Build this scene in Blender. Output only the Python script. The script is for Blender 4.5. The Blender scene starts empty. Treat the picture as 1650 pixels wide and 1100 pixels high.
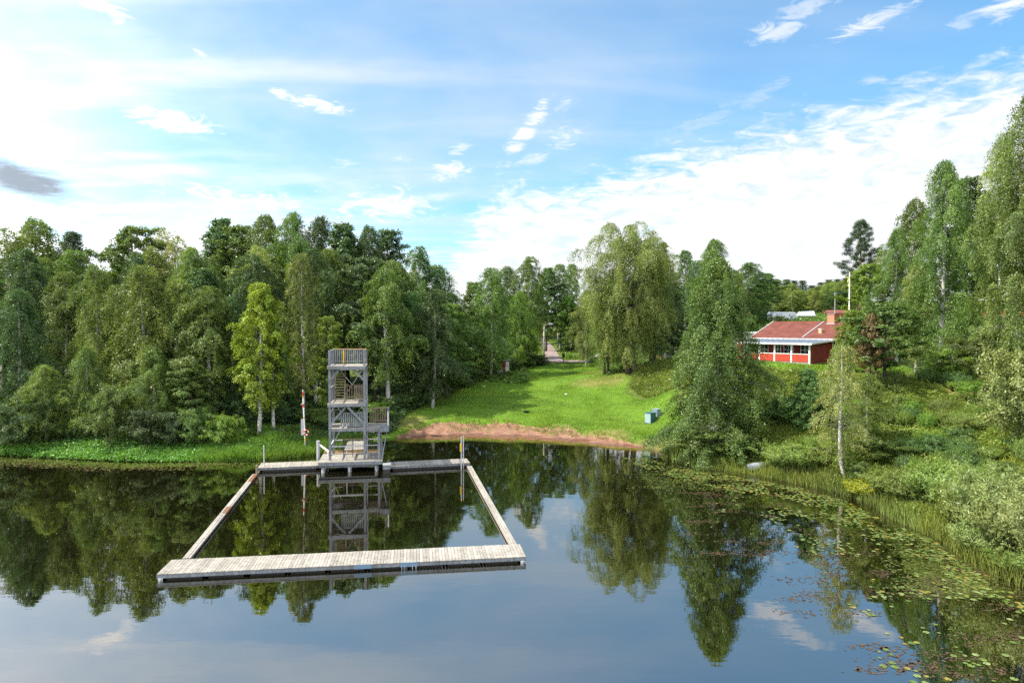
import bpy, math, random
import numpy as np
from math import sin, cos, pi, radians, sqrt, atan, atan2
random.seed(7)
scene = bpy.context.scene
C = scene.collection
# ------------------------------------------------------------------ camera
F = 1100.0; PITCH = atan(26 / 1100); CH = 10.4
cam_d = bpy.data.cameras.new('camera'); cam_d.sensor_width = 36; cam_d.lens = 24
cam_d.clip_start = 0.1; cam_d.clip_end = 9000
cam = bpy.data.objects.new('camera', cam_d); C.objects.link(cam)
cam.location = (0, 0, CH); cam.rotation_euler = (pi / 2 - PITCH, 0, 0)
scene.camera = cam
scene.view_settings.view_transform = 'Standard'; scene.view_settings.look = 'None'
scene.view_settings.gamma = 1; scene.view_settings.exposure = 0.95
scene.cycles.max_bounces = 6; scene.cycles.diffuse_bounces = 3; scene.cycles.glossy_bounces = 2
scene.cycles.transmission_bounces = 3; scene.cycles.transparent_max_bounces = 4
scene.cycles.caustics_reflective = False; scene.cycles.caustics_refractive = False
scene.cycles.sample_clamp_indirect = 4
scene.cycles.use_denoising = False

def ray(px, py):
    x = (px - 825) / F; u = (550 - py) / F
    return (x, cos(PITCH) + u * sin(PITCH), -sin(PITCH) + u * cos(PITCH))
def P(px, py, z=0.0):
    d = ray(px, py); t = (z - CH) / d[2]
    return (d[0] * t, d[1] * t, z)
def at(px, py, Y):
    d = ray(px, py); t = Y / d[1]
    return (d[0] * t, Y, CH + d[2] * t)
def AE(px, py):
    d = ray(px, py)
    return atan2(d[0], d[1]), math.asin(d[2] / sqrt(d[0]**2 + d[1]**2 + d[2]**2))

# ------------------------------------------------------------------ node helpers
class NT:
    def __init__(s, nt): s.nt = nt; s.n = nt.nodes; s.l = nt.links
    def link(s, a, b):
        if isinstance(a, (int, float)): b.default_value = a
        elif isinstance(a, tuple): b.default_value = a if len(b.default_value) == len(a) else (*a, 1)[:len(b.default_value)]
        else: s.l.new(a, b)
    def m(s, op, a, b=None, c=None, clamp=False):
        n = s.n.new('ShaderNodeMath'); n.operation = op; n.use_clamp = clamp
        s.link(a, n.inputs[0])
        if b is not None: s.link(b, n.inputs[1])
        if c is not None: s.link(c, n.inputs[2])
        return n.outputs[0]
    def noise(s, vec, scale, detail=4, rough=.55, dist=0, out=0):
        n = s.n.new('ShaderNodeTexNoise'); n.inputs['Scale'].default_value = scale
        n.inputs['Detail'].default_value = detail; n.inputs['Roughness'].default_value = rough
        n.inputs['Distortion'].default_value = dist
        if vec is not None: s.l.new(vec, n.inputs['Vector'])
        return n.outputs[out]
    def step(s, v, a, b, lo=0, hi=1):
        n = s.n.new('ShaderNodeMapRange'); n.interpolation_type = 'SMOOTHSTEP'
        s.link(v, n.inputs[0]); n.inputs[1].default_value = a; n.inputs[2].default_value = b
        n.inputs[3].default_value = lo; n.inputs[4].default_value = hi
        return n.outputs[0]
    def mix(s, f, a, b, mode='MIX'):
        n = s.n.new('ShaderNodeMix'); n.data_type = 'RGBA'; n.blend_type = mode
        s.link(f, n.inputs[0]); s.link(a, n.inputs[6]); s.link(b, n.inputs[7])
        return n.outputs[2]
    def comb(s, x, y, z):
        n = s.n.new('ShaderNodeCombineXYZ'); s.link(x, n.inputs[0]); s.link(y, n.inputs[1]); s.link(z, n.inputs[2])
        return n.outputs[0]
    def sep(s, v):
        n = s.n.new('ShaderNodeSeparateXYZ'); s.l.new(v, n.inputs[0]); return n.outputs
    def attr(s, name, out=0):
        n = s.n.new('ShaderNodeAttribute'); n.attribute_name = name; return n.outputs[out]
    def scalev(s, v, sc):
        n = s.n.new('ShaderNodeMapping'); s.l.new(v, n.inputs[0]); n.inputs['Scale'].default_value = sc; return n.outputs[0]

# ------------------------------------------------------------------ world
SUN_AZ = radians(-96); SUN_EL = radians(50)      # azimuth measured from +Y, negative is to the left
world = bpy.data.worlds.new('World'); scene.world = world; world.use_nodes = True
w = NT(world.node_tree); w.n.clear()
tc = w.n.new('ShaderNodeTexCoord')
x, y, z = w.sep(tc.outputs['Generated'])
sky = w.n.new('ShaderNodeTexSky'); sky.sky_type = 'NISHITA'; sky.sun_disc = False
sky.sun_elevation = SUN_EL; sky.sun_rotation = SUN_AZ; sky.altitude = 100
sky.air_density = 1.0; sky.dust_density = 0.4; sky.ozone_density = 2.5
el = w.m('ARCSINE', z); az = w.m('ARCTAN2', x, y)
zz = w.m('ADD', w.m('MAXIMUM', z, 0.0), 0.07)
cp = w.comb(w.m('DIVIDE', x, zz), w.m('DIVIDE', y, zz), 0.0)         # position on a flat cloud layer
n_big = w.noise(cp, .55, 5, .6, .3)
n_mid = w.noise(w.scalev(cp, (1.0, 1.6, 1)), 2.2, 6, .62, .6)
rot = w.n.new('ShaderNodeMapping'); w.l.new(cp, rot.inputs[0]); rot.inputs['Rotation'].default_value = (0, 0, radians(28)); rot.inputs['Scale'].default_value = (1.3, 3.0, 1)
n_rip = w.noise(rot.outputs[0], 2.6, 5, .6, .5)
# bank of altocumulus with its edge running up to the right
ramp = w.n.new('ShaderNodeValToRGB'); cr = ramp.color_ramp; cr.interpolation = 'LINEAR'
AZ0, AZ1 = radians(-60), radians(60)
pts = [(0, 325), (300, 325), (450, 330), (560, 345), (660, 385), (720, 405), (765, 335), (800, 288), (930, 280), (1000, 252), (1300, 172), (1500, 125), (1650, 88), (1900, 20), (2300, -60)]
st = []
for (a, b) in pts:
    A, E = AE(a, b); st.append(((A - AZ0) / (AZ1 - AZ0), E))
while len(cr.elements) < len(st): cr.elements.new(.5)
for e, (p_, v) in zip(cr.elements, st): e.position = min(max(p_, 0), 1)
for e, (p_, v) in zip(cr.elements, st): e.color = (v, v, v, 1)
w.l.new(w.m('DIVIDE', w.m('SUBTRACT', az, AZ0), AZ1 - AZ0, clamp=True), ramp.inputs[0])
edge = w.sep(ramp.outputs[0])[0]
d = w.m('SUBTRACT', edge, el)
d = w.m('ADD', d, w.m('MULTIPLY', w.m('SUBTRACT', n_mid, .5), .05))
d = w.m('ADD', d, w.m('MULTIPLY', w.m('SUBTRACT', n_rip, .5), .09))
n_puff = w.noise(w.comb(w.m('MULTIPLY', az, 9.0), w.m('MULTIPLY', el, 26.0), 0.0), 2.4, 7, .62, .8)
d = w.m('ADD', d, w.m('MULTIPLY', w.m('SUBTRACT', n_puff, .5), .11))
bank = w.step(d, -.020, .060)
bank = w.m('MULTIPLY', bank, w.m('MAXIMUM', w.step(n_puff, .25, .6, .80, 1), w.step(d, .04, .12)))
# thin veil streaks
veil = w.m('MULTIPLY', w.step(n_big, .30, .72), .60)
st2 = w.n.new('ShaderNodeMapping'); w.l.new(cp, st2.inputs[0]); st2.inputs['Rotation'].default_value = (0, 0, radians(-62)); st2.inputs['Scale'].default_value = (.5, 2.2, 1)
veil = w.m('ADD', veil, w.m('MULTIPLY', w.step(w.noise(st2.outputs[0], 1.1, 4, .5, .4), .42, .72), .36))
rightness = w.step(az, radians(-30), radians(26), 1.1, .45)
veil = w.m('MULTIPLY', w.m('ADD', veil, .13), w.step(w.m('ADD', el, w.m('MULTIPLY', az, .5)), radians(22), radians(44), 1, .35))
veil = w.m('MULTIPLY', veil, rightness)
# milky brightness round the sun (left of the frame)
def gauss(pa, pe, sa, se, rotdeg=0):
    a = w.m('MULTIPLY', w.m('SUBTRACT', az, pa), cos(pe)); e = w.m('SUBTRACT', el, pe)
    c, s_ = cos(radians(rotdeg)), sin(radians(rotdeg))
    u = w.m('DIVIDE', w.m('ADD', w.m('MULTIPLY', a, c), w.m('MULTIPLY', e, s_)), sa)
    v = w.m('DIVIDE', w.m('SUBTRACT', w.m('MULTIPLY', e, c), w.m('MULTIPLY', a, s_)), se)
    return w.m('EXPONENT', w.m('MULTIPLY', w.m('ADD', w.m('MULTIPLY', u, u), w.m('MULTIPLY', v, v)), -1.0))
glow = gauss(radians(-54), radians(11), radians(24), radians(15))
glow = w.m('MULTIPLY', glow, w.step(n_mid, .2, .6, .85, 1.0))
low = w.step(el, radians(-2), radians(11), .75, 0)                     # pale air just above the trees
fac = w.m('MAXIMUM', bank, veil)
fac = w.m('MAXIMUM', fac, w.m('MULTIPLY', glow, 1.15, clamp=True))
fac = w.m('MAXIMUM', fac, low)
fac = w.m('MAXIMUM', fac, w.m('MULTIPLY', w.step(y, .1, -.5), w.step(n_big, .3, .6, .35, .85)))  # unseen cloud cover behind the camera, added to lift the shadows
fine = w.noise(w.scalev(cp, (1, 1, 1)), 7.0, 6, .65, 1.2)
fine2 = w.noise(w.comb(w.m('MULTIPLY', az, 14.0), w.m('MULTIPLY', el, 42.0), 0.0), 1.6, 8, .66, 1.4)
wisps = [(165, 14, 62, 17, -18, 1), (270, 194, 80, 17, -6, 1), (505, 165, 62, 12, -8, 1), (452, 152, 22, 8, -20, .9), (323, 86, 22, 6, -25, .9),
         (850, 208, 18, 52, -38, 1), (905, 172, 26, 9, 30, .7), (905, 222, 45, 20, 10, .75), (860, 256, 35, 8, 12, .7), (722, 276, 45, 13, 6, 1), (738, 240, 26, 8, 22, .8),
         (615, 332, 100, 30, 0, 1), (400, 322, 130, 20, -6, .9), (690, 318, 75, 8, 10, .7), (555, 262, 30, 10, 10, .6), (648, 256, 20, 6, 5, .7),
         (1250, 50, 50, 12, 8, .75), (1300, 16, 50, 14, 14, .6), (1402, 38, 66, 10, 14, .85), (1620, 12, 45, 12, 8, .9), (1560, 34, 30, 8, 8, .5), (1412, 129, 26, 5, 0, .7), (1150, 190, 160, 14, 20, .4)]
for (a, b, sa, sb, r_, st_) in wisps:
    A, E = AE(a, b)
    k = 1 / F * cos(A)
    g = g0 = gauss(A, E, sa * k * 1.1, sb * k * 1.5, r_)
    g = w.m('MULTIPLY', w.step(w.m('ADD', g, w.m('MULTIPLY', w.m('SUBTRACT', fine2, .52), 2.3)), .2, 1.1), st_)
    wmax = w.m('MAXIMUM', wmax, g) if 'wmax' in globals() else g
    g = w.m('MULTIPLY', g, w.step(g0, .02, .3))
    fac = w.m('MAXIMUM', fac, g)
bg1 = w.n.new('ShaderNodeBackground'); bg1.inputs[1].default_value = .12
w.l.new(w.mix(1.0, sky.outputs[0], (.57, .96, 1.05, 1), 'MULTIPLY'), bg1.inputs[0])
bg2 = w.n.new('ShaderNodeBackground')
cc = w.mix(w.step(n_puff, .3, .65), (.485, .505, .53, 1), (.62, .63, .64, 1))
solid = w.m('MAXIMUM', bank, glow, clamp=True)
cc = w.mix(solid, (.43, .475, .515, 1), cc)
cc = w.mix(w.step(y, .25, -.35), cc, (1.25, 1.27, 1.3, 1))  # the added clouds behind the camera are made brighter as fill
A, E = AE(35, 290)
dark = w.m('MULTIPLY', w.step(w.m('ADD', w.m('MULTIPLY', gauss(A, E, .068, .020, -14), 1.1), w.m('MULTIPLY', w.m('SUBTRACT', fine2, .5), 1.3)), .05, 1.0), .95)
cc = w.mix(wmax, cc, (.56, .57, .58, 1))
cc = w.mix(w.m('MULTIPLY', glow, 1.0, clamp=True), cc, (1.25, 1.25, 1.25, 1))
cc = w.mix(dark, cc, (.20, .225, .26, 1))
fac = w.m('MAXIMUM', fac, dark)
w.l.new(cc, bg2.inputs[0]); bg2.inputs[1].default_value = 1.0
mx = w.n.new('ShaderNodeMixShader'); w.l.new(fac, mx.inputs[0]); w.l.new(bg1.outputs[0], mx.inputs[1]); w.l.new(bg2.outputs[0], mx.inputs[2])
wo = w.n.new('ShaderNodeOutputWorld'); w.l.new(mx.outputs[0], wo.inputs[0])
world.cycles.sampling_method = 'MANUAL'; world.cycles.sample_map_resolution = 1024
sd = bpy.data.lights.new('sun', 'SUN'); sd.energy = 4.3; sd.angle = radians(.6); sd.color = (1, .93, .80)
so = bpy.data.objects.new('sun', sd); C.objects.link(so)
so.rotation_euler = (pi / 2 - SUN_EL, 0, -SUN_AZ + pi)   # light comes from azimuth SUN_AZ
so.location = (-60, 30, 60)

# ------------------------------------------------------------------ object helpers
def tag(o, label=None, cat=None, group=None, kind=None):
    if label: o['label'] = label
    if cat: o['category'] = cat
    if group: o['group'] = group
    if kind: o['kind'] = kind
    return o
def empty(name, loc, label=None, cat=None, group=None, rz=0.0):
    o = bpy.data.objects.new(name, None); C.objects.link(o); o.location = loc; o.rotation_euler = (0, 0, rz)
    o.empty_display_size = .3
    return tag(o, label, cat, group)
class MB:
    def __init__(s): s.v = []; s.f = []; s.t = []
    def poly(s, vs, fs, tint=None):
        b = len(s.v); s.v += [tuple(p) for p in vs]; s.f += [tuple(i + b for i in f) for f in fs]
        s.t += [random.uniform(.82, 1.15) if tint is None else tint] * len(fs); return s
    def box(s, x0, x1, y0, y1, z0, z1, tint=None):
        return s.poly([(x0,y0,z0),(x1,y0,z0),(x1,y1,z0),(x0,y1,z0),(x0,y0,z1),(x1,y0,z1),(x1,y1,z1),(x0,y1,z1)],
                      [(0,3,2,1),(4,5,6,7),(0,1,5,4),(1,2,6,5),(2,3,7,6),(3,0,4,7)], tint)
    def prism(s, pts, z0, z1, tint=None):
        n = len(pts); v = [(p[0], p[1], z0) for p in pts] + [(p[0], p[1], z1) for p in pts]
        f = [tuple(range(n - 1, -1, -1)), tuple(range(n, 2 * n))] + [(i, (i + 1) % n, n + (i + 1) % n, n + i) for i in range(n)]
        return s.poly(v, f, tint)
    def bar(s, a, b, w_, h_=None, tint=None):
        a = np.array(a, float); b = np.array(b, float); h_ = h_ or w_
        d_ = b - a; d_ /= np.linalg.norm(d_)
        up = np.array((0, 0, 1.0)) if abs(d_[2]) < .95 else np.array((0, 1.0, 0))
        s1 = np.cross(d_, up); s1 /= np.linalg.norm(s1); s2 = np.cross(s1, d_)
        v = [tuple(p + s1 * i * w_ / 2 + s2 * j * h_ / 2) for p in (a, b) for (i, j) in ((-1,-1),(1,-1),(1,1),(-1,1))]
        return s.poly(v, [(0,1,2,3),(7,6,5,4),(0,4,5,1),(1,5,6,2),(2,6,7,3),(3,7,4,0)], tint)
    def tube(s, pts, rads, n=8, tint=1.0, cap=True):
        pts = [np.array(p, float) for p in pts]
        if not hasattr(rads, '__len__'): rads = [rads] * len(pts)
        vs = []
        for i, p in enumerate(pts):
            d_ = pts[min(i + 1, len(pts) - 1)] - pts[max(i - 1, 0)]; d_ /= (np.linalg.norm(d_) + 1e-9)
            up = np.array((0, 0, 1.0)) if abs(d_[2]) < .9 else np.array((1.0, 0, 0))
            s1 = np.cross(d_, up); s1 /= np.linalg.norm(s1); s2 = np.cross(s1, d_)
            vs += [tuple(p + rads[i] * (s1 * cos(2*pi*k/n) + s2 * sin(2*pi*k/n))) for k in range(n)]
        fs = [(i*n+k, i*n+(k+1)%n, (i+1)*n+(k+1)%n, (i+1)*n+k) for i in range(len(pts)-1) for k in range(n)]
        if cap: fs += [tuple(range(n))[::-1], tuple((len(pts)-1)*n + k for k in range(n))]
        return s.poly(vs, fs, tint)
    def mesh(s, name, m, smooth=False):
        me = bpy.data.meshes.new(name); me.from_pydata(s.v, [], s.f)
        at_ = me.attributes.new('tint', 'FLOAT', 'FACE'); at_.data.foreach_set('value', np.array(s.t, dtype=np.float32))
        me.materials.append(m)
        if smooth: me.polygons.foreach_set('use_smooth', [True] * len(s.f))
        me.update(); return me
    def build(s, name, m, parent=None, smooth=False):
        o = bpy.data.objects.new(name, s.mesh(name, m, smooth)); C.objects.link(o)
        if parent: o.parent = parent
        return o
def world_to(root, pts):
    """world points into the local frame of an empty (location + z rotation only)"""
    r = root.rotation_euler[2]; c, s_ = cos(-r), sin(-r); L = root.location
    return [((p[0]-L[0])*c - (p[1]-L[1])*s_, (p[0]-L[0])*s_ + (p[1]-L[1])*c, p[2]-L[2]) for p in pts]

# ------------------------------------------------------------------ materials
MATS = {}
def newmat(name):
    m = bpy.data.materials.new(name); m.use_nodes = True
    t = NT(m.node_tree); t.n.clear(); t.out = t.n.new('ShaderNodeOutputMaterial'); MATS[name] = m
    return m, t
def princ(t, col, rough=.6, bump=None, bstr=.3, bdist=.02, metal=0, spec=.5):
    b = t.n.new('ShaderNodeBsdfPrincipled')
    t.link(col, b.inputs['Base Color']); t.link(rough, b.inputs['Roughness']); b.inputs['Metallic'].default_value = metal
    b.inputs['Specular IOR Level'].default_value = spec
    if bump is not None:
        bn = t.n.new('ShaderNodeBump'); bn.inputs['Strength'].default_value = bstr; bn.inputs['Distance'].default_value = bdist
        t.l.new(bump, bn.inputs['Height']); t.l.new(bn.outputs[0], b.inputs['Normal'])
    t.l.new(b.outputs[0], t.out.inputs[0]); return b
def pos(t):
    g = t.n.new('ShaderNodeNewGeometry'); return g.outputs['Position']
def objc(t):
    g = t.n.new('ShaderNodeTexCoord'); return g.outputs['Object']
def painted(name, c, var=.15, rough=.55, scale=3.0, dirt=.25):
    m, t = newmat(name); p_ = objc(t)
    n1 = t.noise(p_, scale, 5, .6); n2 = t.noise(p_, scale * 9, 3, .6)
    v = t.m('ADD', t.m('MULTIPLY', n1, var * 2), 1 - var)
    v = t.m('MULTIPLY', v, t.m('ADD', t.m('MULTIPLY', n2, dirt), 1 - dirt / 2))
    v = t.m('MULTIPLY', v, t.attr('tint', 2))
    col = t.mix(1.0, (*c, 1), t.comb(v, v, v), 'MULTIPLY')
    princ(t, col, rough, n2, .15, .01); return m
def wood(name, c1, c2, grain=(30, 2, 30), rough=.8):
    m, t = newmat(name); p_ = objc(t)
    g = t.noise(t.scalev(p_, grain), 1.0, 5, .65)
    n1 = t.noise(p_, .9, 4, .6); n3 = t.noise(p_, 6, 4, .7)
    f = t.m('ADD', t.m('MULTIPLY', g, .6), t.m('MULTIPLY', n1, .5), clamp=True)
    col = t.mix(t.step(f, .3, .8), (*c1, 1), (*c2, 1))
    v = t.m('MULTIPLY', t.attr('tint', 2), t.step(n3, .28, .6, .66, 1.05))
    col = t.mix(1.0, col, t.comb(v, v, v), 'MULTIPLY')
    princ(t, col, rough, g, .3, .01, spec=.25); return m
M_deck = wood('deck_wood', (.28, .25, .215), (.43, .40, .345), (1.5, 1.5, 20))
M_grey = wood('weathered_wood', (.155, .17, .185), (.30, .315, .33), (6, 6, 2))
M_brownwood = wood('brown_wood', (.20, .16, .11), (.34, .28, .20), (6, 6, 2))
M_rust = painted('rusty_wood', (.20, .10, .055), .3)
M_black = painted('black_float', (.012, .012, .014), .3, .5)
M_blue = painted('blue_panel', (.17, .27, .38), .1, .45)
M_white = painted('white_paint', (.78, .77, .74), .06, .5, 3, .1)
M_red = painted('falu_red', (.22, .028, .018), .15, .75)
M_redlit = painted('sunlit_red', (.46, .050, .024), .12, .7)  # brighter copy of the wall red, sunlight put into the colour
M_darkred = painted('dark_red_board', (.26, .030, .028), .2, .8)
M_yellowp = painted('yellow_paint', (.75, .45, .05), .1)
M_orangew = painted('new_pine', (.70, .42, .14), .12)
M_metal = painted('galvanised', (.40, .42, .44), .12, .4)
M_brick = painted('chimney_brick', (.52, .22, .13), .2, .85)
M_stone = painted('plinth_stone', (.26, .25, .23), .3, .9)
M_concrete = painted('concrete', (.36, .35, .33), .2, .9)
M_teal = painted('teal_cabinet', (.03, .10, .11), .1, .5)
M_paleteal = painted('pale_cabinet', (.30, .40, .43), .1, .5)
M_tin = painted('tin_roof', (.24, .29, .36), .1, .45)
M_glass, t = newmat('window_glass'); princ(t, (.03, .035, .04, 1), .08, spec=.8)
M_ghglass = painted('greenhouse_glass', (.55, .60, .66), .08, .2)
M_signred = painted('red_paint', (.60, .04, .04), .1)
M_lamp, t = newmat('lamp_glass'); princ(t, (.7, .72, .74, 1), .3)
# tiles
m, t = newmat('red_roof_tiles'); p_ = objc(t); X, Y, Z = t.sep(p_)
wv = t.m('SINE', t.m('MULTIPLY', X, 2 * pi / .30)); wz = t.m('FRACT', t.m('MULTIPLY', Y, 1 / .36))
n1 = t.noise(p_, 1.2, 5, .65); n2 = t.noise(p_, 12, 3, .6)
col = t.mix(t.step(n1, .3, .7), (.155, .046, .034, 1), (.25, .082, .056, 1))
col = t.mix(t.m('MULTIPLY', t.step(n2, .5, .7), .5), col, (.11, .05, .04, 1))
sh = t.step(wz, 0, .16, .6, 1.0); col = t.mix(1.0, col, t.comb(sh, sh, sh), 'MULTIPLY')
princ(t, col, .8, t.m('ADD', t.m('MULTIPLY', wv, .5), wz), .6, .03); M_tiles = m
# barks
def bark(name, c, dark, sc=(2, 2, 9), lo=.52, hi=.62):
    m, t = newmat(name); p_ = objc(t)
    n = t.noise(t.scalev(p_, sc), 1.6, 4, .65, .5); n2 = t.noise(p_, 1.1, 3)
    col = t.mix(t.step(n, lo, hi), (*c, 1), (*dark, 1)); v = t.step(n2, .2, .8, .7, 1.1)
    v = t.m('MULTIPLY', v, t.attr('tint', 2)); col = t.mix(1.0, col, t.comb(v, v, v), 'MULTIPLY'); princ(t, col, .85, n, .4, .03, spec=.2); return m
M_birch = bark('birch_bark', (.62, .60, .55), (.05, .045, .04))
M_bark = bark('dark_bark', (.10, .08, .06), (.035, .03, .025), (8, 8, 2), .4, .7)
M_pine = bark('pine_bark', (.22, .10, .055), (.07, .045, .035), (5, 5, 2), .4, .7)
# foliage
def leafmat(name, c, trans=.33, tc_=None):
    c = tuple(q * k_ for q, k_ in zip(c, (1.24, 1.24, 1.04)))
    m, t = newmat(name); oi = t.n.new('ShaderNodeObjectInfo')
    hs = t.n.new('ShaderNodeHueSaturation')
    t.l.new(t.m('ADD', t.m('MULTIPLY', oi.outputs['Random'], .03), .485), hs.inputs['Hue'])
    t.l.new(t.m('ADD', t.m('MULTIPLY', oi.outputs['Random'], .30), .85), hs.inputs['Value'])
    col = t.mix(1.0, (*c, 1), t.attr('tint', 0), 'MULTIPLY'); t.l.new(col, hs.inputs['Color'])
    d_ = t.n.new('ShaderNodeBsdfDiffuse'); t.l.new(hs.outputs[0], d_.inputs[0])
    tr = t.n.new('ShaderNodeBsdfTranslucent')
    t.l.new(t.mix(1.0, hs.outputs[0], tc_ or (1.5, 1.55, .7, 1), 'MULTIPLY'), tr.inputs[0])
    gl = t.n.new('ShaderNodeBsdfGlossy'); gl.inputs['Roughness'].default_value = .45; gl.inputs[0].default_value = (.9, .95, .9, 1)
    m1 = t.n.new('ShaderNodeMixShader'); m1.inputs[0].default_value = trans; t.l.new(d_.outputs[0], m1.inputs[1]); t.l.new(tr.outputs[0], m1.inputs[2])
    m2 = t.n.new('ShaderNodeMixShader'); m2.inputs[0].default_value = .035; t.l.new(m1.outputs[0], m2.inputs[1]); t.l.new(gl.outputs[0], m2.inputs[2])
    t.l.new(m2.outputs[0], t.out.inputs[0]); return m
L = {}
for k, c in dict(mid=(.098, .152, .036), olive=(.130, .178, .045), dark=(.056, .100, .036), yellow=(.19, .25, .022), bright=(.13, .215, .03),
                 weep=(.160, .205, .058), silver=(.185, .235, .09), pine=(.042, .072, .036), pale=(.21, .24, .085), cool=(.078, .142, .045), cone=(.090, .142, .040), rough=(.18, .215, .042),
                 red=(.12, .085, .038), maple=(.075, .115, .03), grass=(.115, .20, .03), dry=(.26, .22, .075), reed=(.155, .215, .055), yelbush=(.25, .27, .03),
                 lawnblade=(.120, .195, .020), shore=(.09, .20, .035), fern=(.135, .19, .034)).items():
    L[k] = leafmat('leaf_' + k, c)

# ------------------------------------------------------------------ terrain
SHORE = [(-140, 40), (-100, 48), (-75, 54), (-55, 55.5), (-40.7, 54.3), (-34, 52.8), (-29.4, 52.0), (-24, 51.9), (-20.3, 52.5), (-17.5, 53.5), (-16, 54.6), (-13.9, 58.2), (-10.5, 62.2), (-7.2, 63.5),
         (-3.5, 63.7), (.3, 63.0), (5.3, 61.0), (9.3, 58.3), (11.7, 55.9), (12.6, 52.8), (14.2, 50.0), (16.4, 48.1), (19.3, 44.7), (20.9, 41.4), (21.0, 36.8), (21.2, 32.6), (20.6, 29.3), (21.0, 26.5), (22.5, 20), (25, 8), (28, -10), (32, -40), (20, -90), (-60, -140), (-200, -120), (-220, 0)]
ctrl = []
n_s = len(SHORE)
for i, p_ in enumerate(SHORE):
    a = SHORE[i - 1]; b = SHORE[(i + 1) % n_s]
    ctrl.append((p_[0], p_[1], 0.0))
    tx, ty = b[0] - a[0], b[1] - a[1]; l_ = sqrt(tx*tx + ty*ty); nx, ny = ty / l_, -tx / l_     # towards the lake
    ctrl.append((p_[0] + nx * 2.2, p_[1] + ny * 2.2, -.5))
    ctrl.append((p_[0] - nx * 1.2, p_[1] - ny * 1.2, .28))
ctrl += [(-20, 30, -2.2), (0, 30, -2.2), (0, 45, -2), (-30, 40, -2), (-10, 52, -1.6), (2, 10, -2.5), (-60, 30, -2.5), (-100, -30, -3), (0, -40, -3), (5, 55, -1.2)]
def gp(px, py, D): q = at(px, py, D); ctrl.append((q[0], D, q[2]))
for c_ in [(-100, 60, 1.4), (-55, 62, 1.2), (-40, 60, .9), (-28, 58, .8), (-18, 60, .8), (-40, 75, 2), (-20, 75, 1.9), (-70, 90, 2.6), (-40, 105, 3.2), (-15, 100, 3.4), (-12, 82, 2.2), (-25, 140, 5), (-80, 150, 4.5),
           (-120, 200, 6), (0, 66.8, 1.0), (-8, 67, 1.0), (6, 65, 1.0), (10, 62, .9), (0, 80, 2.4), (8, 80, 2.6), (-3, 95, 3.7), (6, 95, 3.9), (12, 95, 4.2), (7, 105, 4.6), (14, 104, 4.8), (8, 113, 4.9), (16, 115, 5.2),
           (12, 130, 6.1), (20, 130, 6.4), (8, 125, 5.7), (5.5, 155, 7.1), (0, 200, 9), (-5, 130, 6), (14, 62, 1.1), (13.5, 67, 1.4), (12, 72, 1.8)]: ctrl.append(c_)
for g in [(1050, 590, 88), (1010, 603, 85), (1075, 580, 96), (1100, 578, 92), (1045, 640, 76), (1075, 640, 68), (1150, 640, 60), (1240, 600, 62.5), (1300, 600, 61), (1250, 640, 57), (1150, 735, 53), (1200, 700, 52.5),
          (1300, 700, 50), (1305, 712, 49), (1380, 740, 45), (1430, 645, 53), (1480, 612, 58), (1550, 692, 47), (1600, 640, 50), (1500, 760, 41), (1620, 810, 34), (1650, 700, 42), (1600, 600, 62), (1650, 590, 58), (1750, 640, 48), (1900, 800, 32)]: gp(*g)
for c_ in [(28.8, 66, 6.5), (25, 72, 6.55), (34, 71, 6.6), (31, 80, 6.8), (38, 74, 6.8), (33, 92, 9.9), (38, 95, 10.8), (45, 98, 11), (52, 100, 11), (30, 110, 9), (45, 130, 12), (70, 95, 10), (60, 75, 7.5), (90, 110, 12), (24, 96, 6.0),
           (70, 150, 14), (120, 220, 18), (40, 200, 14), (300, 300, 22), (0, 400, 18), (-300, 300, 10), (200, 50, 12), (-350, 0, 6), (0, -300, 8), (250, -200, 8), (60, 10, 6), (60, 30, 6), (40, 0, 3), (90, 60, 9)]: ctrl.append(c_)
ctrl = np.array(ctrl)
def tps_fit(pts):
    n = len(pts); xy = pts[:, :2] / 50.0
    r2 = ((xy[:, None] - xy[None]) ** 2).sum(-1); K = .5 * r2 * np.log(r2 + 1e-12) + np.eye(n) * 1e-5
    A_ = np.zeros((n + 3, n + 3)); A_[:n, :n] = K; A_[:n, n] = 1; A_[:n, n+1:] = xy; A_[n, :n] = 1; A_[n+1:, :n] = xy.T
    return np.linalg.solve(A_, np.concatenate([pts[:, 2], [0, 0, 0]])), xy
TW, TXY = tps_fit(ctrl)
def vnoise(x_, y_, s_, seed=0):
    x_ = np.asarray(x_, float) * s_ + seed * 17.3; y_ = np.asarray(y_, float) * s_ + seed * 9.1
    xi = np.floor(x_); yi = np.floor(y_); fx = x_ - xi; fy = y_ - yi; fx = fx*fx*(3-2*fx); fy = fy*fy*(3-2*fy)
    def h_(a, b): v = np.sin(a * 127.1 + b * 311.7 + seed * 3.3) * 43758.5453; return v - np.floor(v)
    return (h_(xi, yi)*(1-fx) + h_(xi+1, yi)*fx)*(1-fy) + (h_(xi, yi+1)*(1-fx) + h_(xi+1, yi+1)*fx)*fy
SX = np.array([-11.6, -10.5, -7.2, -3.5, .3, 5.3, 9.3, 11.7, 12.6]); SY = np.array([60.6, 62.2, 63.5, 63.7, 63.0, 61.0, 58.3, 55.9, 53.5])
SWX = np.array([-12, -11, -9.5, -7, 1, 5, 9, 11.5, 12.6]); SWW = np.array([0, .7, 2.4, 3.4, 3.5, 2.9, 2.0, 1.0, 0])
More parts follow.
